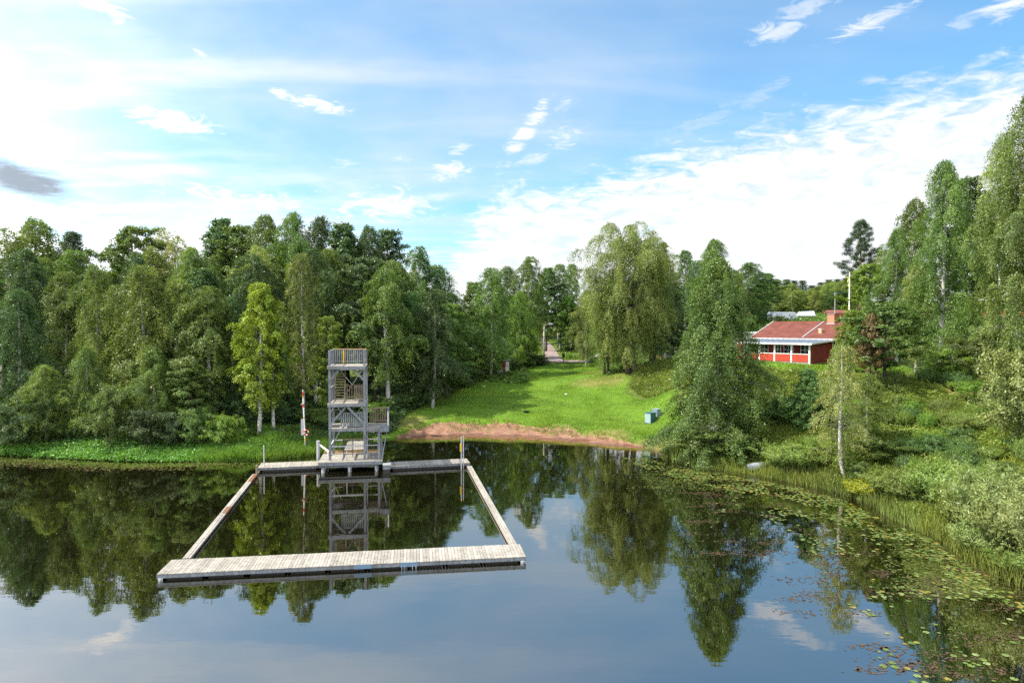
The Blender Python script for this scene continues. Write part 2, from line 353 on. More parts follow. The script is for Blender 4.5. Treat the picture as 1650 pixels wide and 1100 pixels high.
def sandmask(x_, y_):
    ys = np.interp(x_, SX, SY); ww = np.interp(x_, SWX, SWW) + (vnoise(x_, y_, .6, 3) - .5) * 1.1 + (vnoise(x_, y_, 2.1, 4) - .5) * .9
    u = (y_ - ys)
    m_ = np.clip((ww - u) / .25, 0, 1) * np.clip((u + 3) / 1.0, 0, 1) * ((x_ > -12) & (x_ < 13))
    return m_, u, ww
def H(x_, y_):
    x_ = np.atleast_1d(np.asarray(x_, float)); y_ = np.atleast_1d(np.asarray(y_, float))
    q = np.stack([x_, y_], -1) / 50.0; out = np.empty(len(x_))
    for i in range(0, len(x_), 20000):
        qq = q[i:i+20000]; r2 = ((qq[:, None] - TXY[None]) ** 2).sum(-1)
        out[i:i+20000] = (.5 * r2 * np.log(r2 + 1e-12)) @ TW[:-3] + TW[-3] + qq @ TW[-2:]
    R = np.sqrt(x_**2 + y_**2); k = np.clip((R - 260) / 300, 0, 1)
    out = out * (1 - k) + 16 * k
    out = np.clip(out, -4, 30)
    landk = np.clip(out / .6, 0, 1)
    out = out + landk * ((vnoise(x_, y_, .35, 1) - .5) * .16 + (vnoise(x_, y_, 1.3, 2) - .5) * .07)
    m_, u, ww = sandmask(x_, y_)
    cut = np.clip((ww - u + .05) / .3, 0, 1)
    inb = (x_ > -11.5) & (x_ < 12) & (u > 0.15)
    out = out - np.where(inb, m_ * cut * (.20 * np.clip(u / 1.5, 0, 1)), 0)
    out = out + np.where(inb, m_ * np.clip(u, 0, 1) * ((vnoise(x_, y_, 1.6, 6) - .5) * .34 + (vnoise(x_, y_, 3.7, 7) - .5) * .16), 0)
    return out
def h1(x_, y_): return float(H(x_, y_)[0])
def inpoly(x_, y_, poly):
    c = np.zeros(np.shape(x_), bool); n = len(poly)
    for i in range(n):
        x1, y1 = poly[i]; x2, y2 = poly[i - 1]
        if y1 == y2: continue
        c ^= ((y1 > y_) != (y2 > y_)) & (x_ < (x2 - x1) * (y_ - y1) / (y2 - y1) + x1)
    return c
LAWN = [(-14.5, 58.8), (-11, 64), (-10.8, 68), (-8.5, 76), (-5, 88), (-2.5, 96), (3, 102), (7.5, 105), (12.6, 103.5), (15.3, 97), (15.6, 88), (13.6, 79), (14.8, 74), (16.5, 70), (16, 62), (14.2, 57), (12.2, 55.2), (11, 56), (5, 60), (0, 62), (-8, 62)]
HLAWN = [(21.5, 66), (26, 60.5), (31, 59.5), (36, 62), (40, 68), (37, 80), (27, 84), (22, 76)]
def axis(segs):
    out = []
    for a, b, s_ in segs: out += list(np.arange(a, b, s_))
    out.append(segs[-1][1]); return np.array(out)
gx = axis([(-3000, -600, 300), (-600, -150, 50), (-150, -60, 6), (-60, -14, .9), (-14, 15, .22), (15, 45, .6), (45, 80, 2), (80, 160, 8), (160, 600, 55), (600, 3000, 300)])
gy = axis([(-3000, -600, 300), (-600, -160, 55), (-160, 16, 8), (16, 52, 1.0), (52, 69, .22), (69, 108, .5), (108, 160, 2), (160, 300, 10), (300, 600, 50), (600, 3000, 300)])
GX, GY = np.meshgrid(gx, gy); fxx = GX.ravel(); fyy = GY.ravel(); Zg = H(fxx, fyy)
nxg, nyg = len(gx), len(gy)
sm, su, sw = sandmask(fxx, fyy)
lawn = np.maximum(inpoly(fxx + (vnoise(fxx, fyy, .5, 8) - .5) * 1.4, fyy + (vnoise(fxx, fyy, .5, 9) - .5) * 1.4, LAWN), inpoly(fxx, fyy, HLAWN)).astype(float)
dry = np.zeros(len(fxx))
for (cx, cy, r_, s_) in [(12.3, 91, 3.0, 1), (10.6, 84, 3.0, .9), (14.5, 87, 2.5, .8), (8, 60.8, 2.5, .9), (4, 63.6, 2.2, .8), (-11, 66.5, 2.2, .9), (14, 89, 2.2, .9), (31.5, 57.5, 3, .7), (34, 54.5, 4, 1), (30, 58, 2, 1), (11.5, 57.5, 2.0, 1.0), (-9.5, 67.5, 2, .6)]:
    dry = np.maximum(dry, s_ * np.exp(-(((fxx - cx) / (r_ * 1.3)) ** 2 + ((fyy - cy) / r_) ** 2)))
# ground material
m, t = newmat('ground_cover'); p_ = pos(t)
msk = t.n.new('ShaderNodeAttribute'); msk.attribute_name = 'mask'; R_, G_, B_ = t.sep(msk.outputs['Vector'])
nA = t.noise(p_, .22, 5, .6); nB = t.noise(p_, 1.4, 6, .65); nC = t.noise(p_, 9, 5, .7); nD = t.noise(t.scalev(p_, (1, .35, 1)), .5, 4, .6)
lawnc = t.mix(t.step(nB, .3, .7), (.105, .200, .018, 1), (.170, .285, .026, 1))
lawnc = t.mix(t.m('MULTIPLY', t.step(nC, .35, .65), .6), lawnc, (.066, .150, .014, 1))
lawnc = t.mix(t.m('MULTIPLY', t.step(nA, .5, .7), .45), lawnc, (.15, .20, .035, 1))
roughc = t.mix(t.step(nB, .35, .65), (.055, .090, .018, 1), (.12, .165, .030, 1))
roughc = t.mix(t.step(nC, .5, .7), roughc, (.17, .19, .045, 1))
dryc = t.mix(t.step(nC, .3, .7), (.20, .15, .06, 1), (.32, .25, .11, 1))
sandc = t.mix(t.step(nB, .3, .7), (.235, .118, .080, 1), (.34, .195, .135, 1))
sandc = t.mix(t.m('MULTIPLY', t.step(nC, .55, .7), .5), sandc, (.20, .115, .085, 1))
g_ = t.mix(G_, roughc, lawnc)
g_ = t.mix(t.m('MULTIPLY', t.step(t.m('ADD', B_, t.m('MULTIPLY', t.m('SUBTRACT', nB, .5), .9)), .25, .75), .75), g_, dryc)
patch = t.step(t.m('ADD', R_, t.m('MULTIPLY', t.m('SUBTRACT', nB, .5), .35)), .42, .58)
g_ = t.mix(patch, g_, sandc)
zc = t.sep(p_)[2]
wet = t.step(zc, .02, .16, .55, 1.0); g_ = t.mix(1.0, g_, t.comb(wet, wet, wet), 'MULTIPLY')
bh = t.m('ADD', t.m('MULTIPLY', nC, .5), t.noise(p_, 30, 4, .7))
princ(t, g_, .9, bh, .7, .08, spec=.15); M_ground = m
idx = np.arange(nxg * nyg).reshape(nyg, nxg)
quads = np.stack([idx[:-1, :-1], idx[:-1, 1:], idx[1:, 1:], idx[1:, :-1]], -1).reshape(-1, 4)
fs = sm[quads].mean(1) * (su[quads].mean(1) > -2.5); fl = lawn[quads].mean(1)
cls = np.where(fs > .5, 2, np.where(fl > .5, 1, 0))
for ci, nm in ((0, 'ground'), (1, 'lawn'), (2, 'sand_beach')):
    q = quads[cls == ci]; used, inv = np.unique(q.ravel(), return_inverse=True)
    me = bpy.data.meshes.new(nm); nv = len(used); nf = len(q)
    me.vertices.add(nv); me.vertices.foreach_set('co', np.stack([fxx[used], fyy[used], Zg[used]], -1).ravel())
    me.loops.add(nf * 4); me.loops.foreach_set('vertex_index', inv.astype(np.int32)); me.polygons.add(nf)
    me.polygons.foreach_set('loop_start', np.arange(nf) * 4); me.polygons.foreach_set('use_smooth', [True] * nf)
    me.update(calc_edges=True)
    a_ = me.attributes.new('mask', 'FLOAT_VECTOR', 'POINT'); a_.data.foreach_set('vector', np.stack([sm[used], lawn[used], dry[used]], -1).ravel())
    me.materials.append(M_ground); o = bpy.data.objects.new(nm, me); C.objects.link(o); tag(o, kind='structure')
# draped strips (road, path, parking)
def strip(name, pts, widths, mat, dz=.05, n=60):
    pts = np.array(pts, float); tt = np.linspace(0, len(pts) - 1, n); k = np.arange(len(pts))
    xs = np.interp(tt, k, pts[:, 0]); ys = np.interp(tt, k, pts[:, 1]); ws = np.interp(tt, k, widths)
    dx = np.gradient(xs); dy = np.gradient(ys); l_ = np.hypot(dx, dy); nx, ny = -dy / l_, dx / l_
    mb = MB(); cols = np.linspace(-.5, .5, 7); V = []
    for c_ in cols:
        X_ = xs + nx * ws * c_; Y_ = ys + ny * ws * c_; V.append(np.stack([X_, Y_, H(X_, Y_) + dz], -1))
    V = np.stack(V, 1).reshape(-1, 3); nc = len(cols)
    mb.poly(V, [(i*nc+j, i*nc+j+1, (i+1)*nc+j+1, (i+1)*nc+j) for i in range(n-1) for j in range(nc-1)], 1.0)
    o = mb.build(name, mat, smooth=True); return tag(o, kind='structure')
m, t = newmat('gravel'); p_ = pos(t); a_ = t.noise(p_, 2.5, 6, .7); b_ = t.noise(p_, 14, 4, .7)
princ(t, t.mix(t.step(a_, .3, .7), (.20, .15, .135, 1), (.31, .245, .22, 1)), .9, b_, .4, .02, spec=.2); M_gravel = m
strip('gravel_road', [(4, 107.3), (10, 107), (18, 104), (22, 100), (30, 95.5)], [2.2, 2.4, 2.6, 4.5, 5], M_gravel, .07)
strip('gravel_path', [(6.6, 107.5), (6.8, 116), (7.0, 126), (6.7, 140), (5.8, 156), (4, 175)], [3.0, 2.5, 2.2, 2.0, 2.0, 1.9], M_gravel, .07)

# ------------------------------------------------------------------ water
m, t = newmat('lake_water'); p_ = pos(t)
b1 = t.noise(t.scalev(p_, (.35, .8, 1)), 1.0, 3, .5); b2 = t.noise(t.scalev(p_, (2.0, 4.0, 1)), 1.0, 3, .5)
cal = t.step(t.noise(t.scalev(p_, (.05, .12, 1)), 1.0, 3, .5), .4, .65, .25, 1.0)
hgt = t.m('ADD', t.m('MULTIPLY', b1, .02), t.m('MULTIPLY', t.m('MULTIPLY', b2, cal), .0035))
bn = t.n.new('ShaderNodeBump'); bn.inputs['Strength'].default_value = .20; bn.inputs['Distance'].default_value = 1.0; t.l.new(hgt, bn.inputs['Height'])
sh_ = t.attr('shallow', 2)
dcol = t.mix(sh_, (.0050, .0048, .0016, 1), (.11, .050, .020, 1))
df = t.n.new('ShaderNodeBsdfDiffuse'); t.l.new(dcol, df.inputs[0])
gl = t.n.new('ShaderNodeBsdfGlossy'); gl.inputs['Roughness'].default_value = .015; gl.inputs[0].default_value = (1.0, .945, .87, 1); t.l.new(bn.outputs[0], gl.inputs['Normal'])
fr = t.n.new('ShaderNodeFresnel'); fr.inputs[0].default_value = 3.8; t.l.new(bn.outputs[0], fr.inputs['Normal'])
ms = t.n.new('ShaderNodeMixShader'); t.l.new(t.m('POWER', fr.outputs[0], .72), ms.inputs[0]); t.l.new(df.outputs[0], ms.inputs[1]); t.l.new(gl.outputs[0], ms.inputs[2])
t.l.new(ms.outputs[0], t.out.inputs[0]); M_water = m
wx = axis([(-500, -60, 40), (-60, -14, 6), (-14, 24, .5), (24, 60, 6)]); wy = axis([(-500, -40, 40), (-40, 44, 4), (44, 65, .4), (65, 76, 3)])
WX, WY = np.meshgrid(wx, wy); zs = H(WX.ravel(), WY.ravel())
yd = WY.ravel() - np.interp(WX.ravel(), SX, SY)
shal = np.clip((yd + 3.2) / 3.0, 0, 1) ** 1.5 * (WX.ravel() > -11) * np.clip((12.8 - WX.ravel()) / 1.5, 0, 1)
shal = shal * np.clip((WX.ravel() + 11) / 3, 0, 1)
me = bpy.data.meshes.new('lake_water'); nW = len(wx)
me.from_pydata([(a, b, 0) for a, b in zip(WX.ravel(), WY.ravel())], [], [(j*nW+i, j*nW+i+1, (j+1)*nW+i+1, (j+1)*nW+i) for j in range(len(wy)-1) for i in range(nW-1)])
a_ = me.attributes.new('shallow', 'FLOAT', 'POINT'); a_.data.foreach_set('value', shal.astype(np.float32)); me.materials.append(M_water)
o = bpy.data.objects.new('lake_water', me); C.objects.link(o); tag(o, kind='structure')
# ------------------------------------------------------------------ floating dock
RZ = radians(9.2); U = np.array((cos(RZ), sin(RZ))); V = np.array((-sin(RZ), cos(RZ)))
o_ = P(252, 924.6, .28); r_ = P(847.5, 896, .28)
LEN = sqrt((r_[0]-o_[0])**2 + (r_[1]-o_[1])**2); RZ1 = atan2(r_[1]-o_[1], r_[0]-o_[0])
def plank_deck(mb, L_, W_, z_, pl=.14, th=.035, axis_x=True):
    n = max(1, round(L_ / pl)); s_ = L_ / n
    for i in range(n):
        a, b = i * s_ + .006, (i + 1) * s_ - .006; j = random.uniform(-.004, .004)
        if axis_x: mb.box(a, b, -.015, W_ + .015, z_ - th, z_ + j, random.uniform(.80, 1.12))
        else: mb.box(-.015, W_ + .015, a, b, z_ - th, z_ + j, random.uniform(.80, 1.12))
t_ = empty('floating_pontoon', (o_[0], o_[1], 0), 'long pale plank floating pontoon closing the near side of the swimming square', 'pontoon', rz=RZ1)
mb = MB(); plank_deck(mb, LEN, 1.72, .28); mb.build('deck', M_deck, t_)
mb = MB(); mb.box(.0, LEN, .0, .04, .10, .243); mb.box(0, LEN, 1.68, 1.72, .10, .243); mb.box(0, .04, .041, 1.679, .10, .243); mb.box(LEN - .04, LEN, .041, 1.679, .10, .243)
mb.build('fascia', M_grey, t_)
mb = MB()
n = 9
for i in range(n):
    a = .35 + i * (LEN - .5) / n; mb.box(a, a + (LEN - .5) / n - .25, .12, 1.6, -.15, .098, 1)
mb.build('float', M_black, t_)
for f_ in (.525 * LEN + .12, .65 * LEN + .15):
    pass
for px_, wp in ((585, 28), (659, 27)):
    fx_ = (P(px_, 915, .2)[0] - o_[0]) / cos(RZ1)
    fx_ = (px_ - 252) / (847.5 - 252) ; fx_ = fx_ * 27.8 / (27.8 * fx_ + 29.95 * (1 - fx_)) * LEN
    mb = MB(); mb.box(fx_ - .36, fx_ + .36, -.03, -.002, .09, .275, 1); mb.build('blue_plate', M_blue, t_)
    if px_ > 600:
        for dx in (-.3, -.17, .15, .3): mb = MB(); mb.tube([(fx_ + dx, -.045, .15), (fx_ + dx, -.045, -.2)], .014, 6); mb.build('ladder_rail', M_metal, t_)
fx_ = .535 * LEN; mb = MB(); mb.box(fx_ - .09, fx_ + .09, -.02, -.002, .15, .23, 1); mb.build('name_plate', M_white, t_)
for s_ in (.16, LEN - .16):
    mb = MB(); mb.tube([(s_, -.06, .1), (s_, -.06, -.3)], .05, 8); mb.box(s_ - .09, s_ + .09, -.05, -.003, .0, .098); mb.build('corner_bracket', M_metal, t_)
def boom(a, b, w_, label, rust=()):
    a = np.array(a[:2]); b = np.array(b[:2]); L_ = np.linalg.norm(b - a); rz = atan2(b[1]-a[1], b[0]-a[0])
    t_ = empty('floating_boom', (a[0], a[1], 0), label, 'boom', 'narrow booms along the sides of the swimming square', rz)
    for k in (0, 1, 2):
        mb = MB(); n = 6
        for i in range(n):
            y0 = -w_/2 + k * w_/3
            mb.box(i * L_/n + .008, (i+1) * L_/n - .008, y0 + .006, y0 + w_/3 - .006, .06, .17 + (.012 if k == 1 else 0), random.uniform(.85, 1.1))
        mb.build('beam', M_deck, t_)
    for (f0, f1) in rust:
        mb = MB(); mb.box(f0 * L_, f1 * L_, -w_/2 - .01, w_/2 * .35, .05, .19, 1); mb.build('rusty_cleat', M_rust, t_)
    mb = MB(); mb.box(.1, L_ - .1, -w_/2 + .05, w_/2 - .05, -.15, .055, 1); mb.build('float', M_black, t_)
boom(P(300, 899, .17), P(411, 763, .17), .34, 'narrow plank boom on the left side of the swimming square, rusty at its far end', ((.42, .50), (.86, .995)))
boom(P(829, 880, .17), P(756, 750, .17), .36, 'narrow pale boom on the right side of the swimming square')
def walkway(cs, z_, label):
    fl, fr_, br, bl = [P(*c, z_) for c in cs]
    rz = atan2(fr_[1]-fl[1], fr_[0]-fl[0]); L_ = sqrt((fr_[0]-fl[0])**2 + (fr_[1]-fl[1])**2)
    W_ = sqrt((bl[0]-fl[0])**2 + (bl[1]-fl[1])**2)
    t_ = empty('walkway', (fl[0], fl[1], 0), label, 'walkway', 'low plank walkways on both sides of the diving tower pier', rz)
    mb = MB(); plank_deck(mb, L_, W_, z_); mb.build('deck', M_deck, t_)
    mb = MB(); mb.box(0, L_, .01, .05, z_ - .18, z_ - .037); mb.box(0, L_, W_ - .05, W_ - .01, z_ - .18, z_ - .037); mb.box(0, .04, .051, W_ - .051, z_ - .18, z_ - .037); mb.box(L_ - .04, L_, .051, W_ - .051, z_ - .18, z_ - .037)
    for i in range(int(L_ / .3)): mb.box(i * .3, i * .3 + .05, -.012, .008, z_ - .16, z_ - .04)
    mb.build('fascia', M_grey, t_)
    mb = MB(); mb.box(.3, L_ - .3, .15, W_ - .15, -.15, z_ - .183, 1); mb.build('float', M_black, t_)
walkway([(415, 753.6), (516, 749.5), (522, 741.5), (421, 745.6)], .32, 'low plank walkway left of the diving tower pier')
walkway([(627, 751), (757.5, 745), (753, 739), (623, 744)], .32, 'low plank walkway right of the diving tower pier')
# pier under the tower
TO = P(532, 742, .75)
pier = empty('wooden_pier', (TO[0], TO[1], 0), 'square timber pier on round piles under the diving tower', 'pier', rz=RZ)
mb = MB(); n = 32
for i in range(n):
    a = -.55 + i * 3.75 / n; mb.box(-.78, 3.68, a + .005, a + 3.75 / n - .005, .71, .75 + random.uniform(-.004, .004))
mb.build('deck', M_deck, pier)
mb = MB(); mb.box(-.76, 3.66, -.57, -.50, .50, .705); mb.box(-.76, 3.66, 3.13, 3.18, .50, .705); mb.box(-.76, -.70, -.49, 3.12, .50, .705); mb.box(3.60, 3.66, -.49, 3.12, .50, .705)
mb.box(-.65, 3.3, -.42, -.30, .33, .495); mb.box(-.65, 3.3, 1.3, 1.42, .33, .495); mb.build('beam', M_grey, pier)
for x_ in (-.45, 1.38, 3.25):
    for y_ in (-.34, 1.36, 2.9):
        mb = MB(); mb.tube([(x_, y_, -1.5), (x_, y_, .33)], .13, 12); mb.build('pile', M_grey, pier, True)
mb = MB(); mb.box(-.74, 3.64, 3.02, 3.07, .755, .93, 1); mb.build('kick_board', M_orangew, pier)
def gx_rail(mb, a, b, z0, z1, n, w_=.05, top=True, th=.03):
    a = np.array(a, float); b = np.array(b, float)
    for i in range(n):
        p_ = a + (b - a) * (i + .5) / n
        mb.bar((*p_, z0), (*p_, z1), w_, th)
    if top: mb.bar((*a, z1 + .03), (*b, z1 + .03), .09, .06); mb.bar((*a, z0 + .12), (*b, z0 + .12), .04, .06)
mb = MB(); gx_rail(mb, (.3, 3.0), (3.5, 3.0), .80, 1.72, 24, .022, True, .022); mb.build('railing', M_brownwood, pier)
gw = empty('gangway', (TO[0], TO[1], 0), 'plank gangway leading from the back of the tower pier to the grassy shore', 'gangway', rz=RZ)
mb = MB()
for i in range(40): a = 3.2 + i * .14; mb.box(.6, 2.2, a + .005, a + .135, .66 + .0 * i, .70)
mb.build('deck', M_deck, gw)
mb = MB(); mb.box(.65, .75, 3.2, 8.8, .5, .655); mb.box(2.05, 2.15, 3.2, 8.8, .5, .655); mb.build('beam', M_grey, gw)
# ------------------------------------------------------------------ diving tower
tw = empty('diving_tower', (TO[0], TO[1], .75), 'weathered grey timber diving tower with three platforms rising from the pier', 'diving tower', rz=RZ)
TW_, TD = 2.42, 2.62
def Z(z): return z - .75
def posts(x_, y_, z1, s_=.17, m=M_grey, x1=None):
    mb = MB(); mb.bar((x_, y_, 0), (x_, y_, Z(z1)), s_, s_, random.uniform(.9, 1.1)); return mb.build('post', m, tw)
posts(0, 0, 8.62); posts(TW_, 0, 8.66); posts(0, TD, 8.6); posts(TW_, TD, 8.6)
posts(3.42, .02, 2.80); posts(3.42, TD, 2.80, m=M_brownwood)
posts(TW_ + .17, .25, 7.0, .05, M_metal)
for zf, x0, x1, y0, y1 in ((7.5, -.16, TW_ + .1, -.22, TD + .2), (4.82, -.16, TW_ + .12, -.2, TD + .2), (3.04, -.1, TW_ + .08, -.06, TD + .2)):
    mb = MB(); n = 21
    if zf < 4:   # stair opening on the left half at the back
        for i in range(n):
            a = y0 + i * (y1 - y0) / n; mb.box(.62 if 3 < i < 16 else x0, x1, a + .005, a + (y1 - y0) / n - .005, Z(zf) - .04, Z(zf))
    else:
        for i in range(n):
            a = y0 + i * (y1 - y0) / n; mb.box(x0, x1, a + .005, a + (y1 - y0) / n - .005, Z(zf) - .04, Z(zf), random.uniform(.9, 1.1))
    pf = mb.build('platform', M_deck, tw)
    mb = MB(); zb_ = Z(zf)
    mb.box(x0 + .01, x1 - .01, y0 + .01, y0 + .06, zb_ - .22, zb_ - .043); mb.box(x0 + .01, x1 - .01, y1 - .06, y1 - .01, zb_ - .22, zb_ - .043)
    mb.box(x0 + .01, x0 + .06, y0 + .061, y1 - .061, zb_ - .22, zb_ - .043); mb.box(x1 - .06, x1 - .01, y0 + .061, y1 - .061, zb_ - .22, zb_ - .043)
    for yy in (.6, 1.3, 2.0): mb.box(x0 + .061, x1 - .061, yy, yy + .06, zb_ - .18, zb_ - .043)
    if zf > 7: mb.box(.75, x1 - .01, y0 - .04, y0 + .008, zb_ - .27, zb_ - .05)
    mb.build('beam', M_grey, pf)
# side platform
mb = MB()
for i in range(22): a = -.1 + i * .135; mb.box(TW_ + .10, 4.12, a + .005, a + .13, Z(2.98) - .04, Z(2.98))
pf = mb.build('platform', M_deck, tw)
mb = MB(); z0 = Z(2.98); mb.box(TW_ + .1, 4.12, -.12, -.05, z0 - .22, z0 - .043); mb.box(TW_ + .1, 4.12, 2.8, 2.86, z0 - .22, z0 - .043); mb.box(4.05, 4.11, -.049, 2.79, z0 - .22, z0 - .043); mb.build('beam', M_grey, pf)
mb = MB(); mb.box(3.50, 4.14, -.34, .30, z0 - .20, z0 + .20); mb.box(3.5, 4.14, -.36, -.342, z0 - .21, z0 + .21); mb.build('springboard_block', M_grey, tw)
# railings
def rail(a, b, zf, n, m=M_grey, h_=1.05, th=.035, w_=.085, mid=False):
    mb = MB(); gx_rail(mb, a, b, Z(zf) + .08, Z(zf) + h_, n, w_, True, th)
    return mb.build('railing', m, tw)
r1 = rail((.1, TD - .05), (TW_ - .1, TD - .05), 7.5, 15)
mb = MB(); p_ = .1 + (TW_ - .2) * 4.5 / 15; mb.bar((p_, TD - .085, Z(7.58)), (p_, TD - .085, Z(8.52)), .10, .03, 1); ob = mb.build('baluster', M_yellowp, r1); ob['label'] = 'one orange yellow baluster'
rail((.02, .1), (.02, TD - .1), 7.5, 12); rail((TW_, .1), (TW_, TD - .1), 7.5, 12, M_brownwood)
mb = MB(); mb.bar((.0, TD - .05, Z(8.63)), (TW_, TD - .05, Z(8.63)), .12, .035, 1); mb.build('handrail', M_orangew, tw)
rail((.75, TD - .05), (TW_ - .1, TD - .05), 4.82, 9, M_brownwood, w_=.07)
rail((1.62, 1.25), (TW_ - .12, 1.25), 4.82, 5, M_brownwood, w_=.055)
rail((.02, .2), (.02, TD - .1), 4.82, 9); rail((TW_, .1), (TW_, TD - .1), 4.82, 9, M_brownwood)
rail((.72, .10), (TW_ - .12, .10), 3.04, 11, M_grey)
rail((TW_ + .2, 2.78), (4.05, 2.78), 2.98, 11, M_brownwood, 1.12, w_=.055)
rail((4.06, .1), (4.06, 2.7), 2.98, 3, M_grey, 1.12, .05, .05)
for y_ in (.02, 2.78):
    mb = MB(); mb.bar((4.07, y_, Z(2.8)), (4.07, y_, Z(4.18)), .09, .09); mb.build('railing_post', M_white if y_ < 1 else M_grey, tw)
mb = MB(); mb.bar((0, .05, Z(4.1)), (0, TD, Z(4.1)), .05, .09); mb.bar((0, TD, Z(4.05)), (.75, TD, Z(4.05)), .05, .07); mb.build('side_rail', M_grey, tw)
mb = MB(); mb.bar((0, TD, Z(3.45)), (.75, TD, Z(3.45)), .05, .16); mb.build('side_rail', M_grey, tw)
mb = MB(); mb.bar((0.02, 0, Z(1.76)), (TW_, 0, Z(1.76)), .07, .08); mb.bar((TW_, 0, Z(1.78)), (3.42, .02, Z(1.78)), .05, .05); mb.bar((1.16, -.05, 0), (1.16, -.05, Z(1.76)), .06, .06); mb.build('front_rail', M_metal, tw)
mb = MB(); mb.bar((0, .1, Z(1.78)), (0, TD, Z(1.78)), .06, .07); mb.bar((0, TD, Z(1.78)), (.65, TD + .0, Z(1.78)), .05, .06); mb.build('side_rail', M_white, tw)
mb = MB(); mb.bar((TW_ + .1, TD + .02, Z(1.78)), (3.4, TD + .02, Z(1.78)), .05, .06); mb.build('side_rail', M_white, tw)
# braces
for a, b in (((.02, -.02, Z(3.32)), (1.08, -.02, Z(4.55))), ((TW_ - .02, -.02, Z(3.32)), (1.26, -.02, Z(4.55))), ((.02, -.02, Z(6.45)), (.62, -.02, Z(7.22))), ((TW_ - .02, -.02, Z(6.45)), (TW_ - .72, -.02, Z(7.24)))):
    mb = MB(); mb.bar(a, b, .09, .15); mb.build('brace', M_grey, tw)
for a, b in (((4.0, .05, Z(2.8)), (3.62, -.2, .03)), ((3.46, TD, Z(2.75)), (3.64, TD - .4, .03)), ((3.46, .3, Z(2.1)), (3.66, .3, Z(1.2))), ((3.55, .05, Z(2.2)), (3.62, .1, .03))):
    mb = MB(); mb.bar(a, b, .07, .07); mb.build('strut', M_grey, tw)
for a, b in (((2.2, TD, Z(7.15)), (.78, TD, Z(5.05))), ((.42, TD, Z(7.15)), (1.36, TD, Z(5.95))), ((0.05, TD, Z(1.7)), (.62, TD, Z(2.8))), ((2.3, TD, Z(4.6)), (1.8, TD, Z(3.9))), ((.1, TD, Z(4.6)), (.55, TD, Z(3.9)))):
    mb = MB(); mb.tube([a, b], .02, 6); mb.build('tie_rod', M_white, tw)
# steep stair between upper platforms, ladder to the first
st_ = MB()
for x_ in (.20, .92): st_.bar((x_, 1.55, Z(4.82)), (x_, 2.35, Z(7.4)), .05, .14)
stair = st_.build('stair', M_brownwood, tw)
mb = MB()
for i in range(1, 13): k = i / 13; mb.box(.23, .89, 1.5 + .8 * k, 1.72 + .8 * k, Z(4.82) + 2.58 * k - .02, Z(4.82) + 2.58 * k + .03)
mb.build('step', M_brownwood, stair)
mb = MB()
for x_ in (.84, 1.50): mb.bar((x_, 1.15, .0), (x_, 1.30, Z(3.0)), .045, .06)
for i in range(1, 10): k = i / 10; mb.tube([(.84, 1.15 + .15*k, 2.25*k), (1.5, 1.15 + .15*k, 2.25*k)], .018, 6)
mb.build('ladder', M_black, tw)
# grey box joining pier and right walkway
c0 = P(617, 750, .55); t_ = empty('hinge_box', (c0[0], c0[1], 0), 'small grey hinge box between the tower pier and the right walkway', 'box', rz=RZ)
mb = MB(); mb.box(0, .52, -.1, .65, .30, .58); mb.build('casing', M_grey, t_); mb = MB(); mb.box(-.02, .54, -.12, .67, .585, .61); mb.build('cover', M_metal, t_)
mb = MB(); mb.box(.04, .48, -.06, .6, -.2, .295); mb.build('float', M_black, t_)
# poles in the water
def pole(name, px, yb, yt, D, r, m, label, z0=-1.2, group=None, cap=None):
    X_ = at(px, yb, D)[0]; zt = at(px, yt, D)[2]
    t_ = empty(name, (X_, D, 0), label, 'post' if 'post' in name else 'pole', group)
    mb = MB(); mb.tube([(0, 0, z0), (0, 0, zt)], r, 12); mb.build('shaft', m, t_, False)
    mb = MB(); mb.tube([(0, 0, zt), (0, 0, zt + .03), (0, 0, zt + .06)], [r * 1.15, r * 1.15, r * .5], 12); mb.build('cap', cap or m, t_)
    return t_
pole('steel_pole', 425.5, 746, 719, 48.9, .042, M_metal, 'thin grey steel pole at the outer end of the left walkway')
pole('steel_pole', 743.5, 742, 705, 49.3, .042, M_metal, 'thin steel pole with a yellow band at the right walkway corner', cap=M_yellowp)
p2 = pole('steel_pole', 746.8, 742, 703, 49.6, .038, M_metal, 'taller bare steel pole close behind the yellow banded pole')
X_ = at(743, 742, 49.3)[0]; mb = MB(); mb.box(-.11, .03, -.07, -.02, 1.25, 1.85); o = mb.build('yellow_plate', M_yellowp); 
o.parent = [q for q in bpy.data.objects if q.get('label', '').startswith('thin steel pole with a yellow')][0]
mp = pole('mooring_post', 513, 738, 710.5, 51.2, .13, M_metal, 'thick grey mooring post in the reeds left of the tower pier')
a = at(515, 716, 51.2); b = at(530, 727.5, 50.4)
t_ = empty('handrail', a, 'short white sloping rail from the mooring post to the pier', 'rail')
mb = MB(); mb.bar((0, 0, 0), tuple(np.array(b) - np.array(a)), .10, .10); mb.build('rail_bar', M_white, t_)
mb = MB(); q = (np.array(b) - np.array(a)); mb.bar(tuple(q * .9), tuple(q * .9 - np.array((0, 0, 1.2))), .07, .07); mb.build('rail_leg', M_white, t_)
pole('boom_post', 414, 762, 750, 47.6, .08, M_brownwood, 'short wooden post where the left boom meets the walkway')
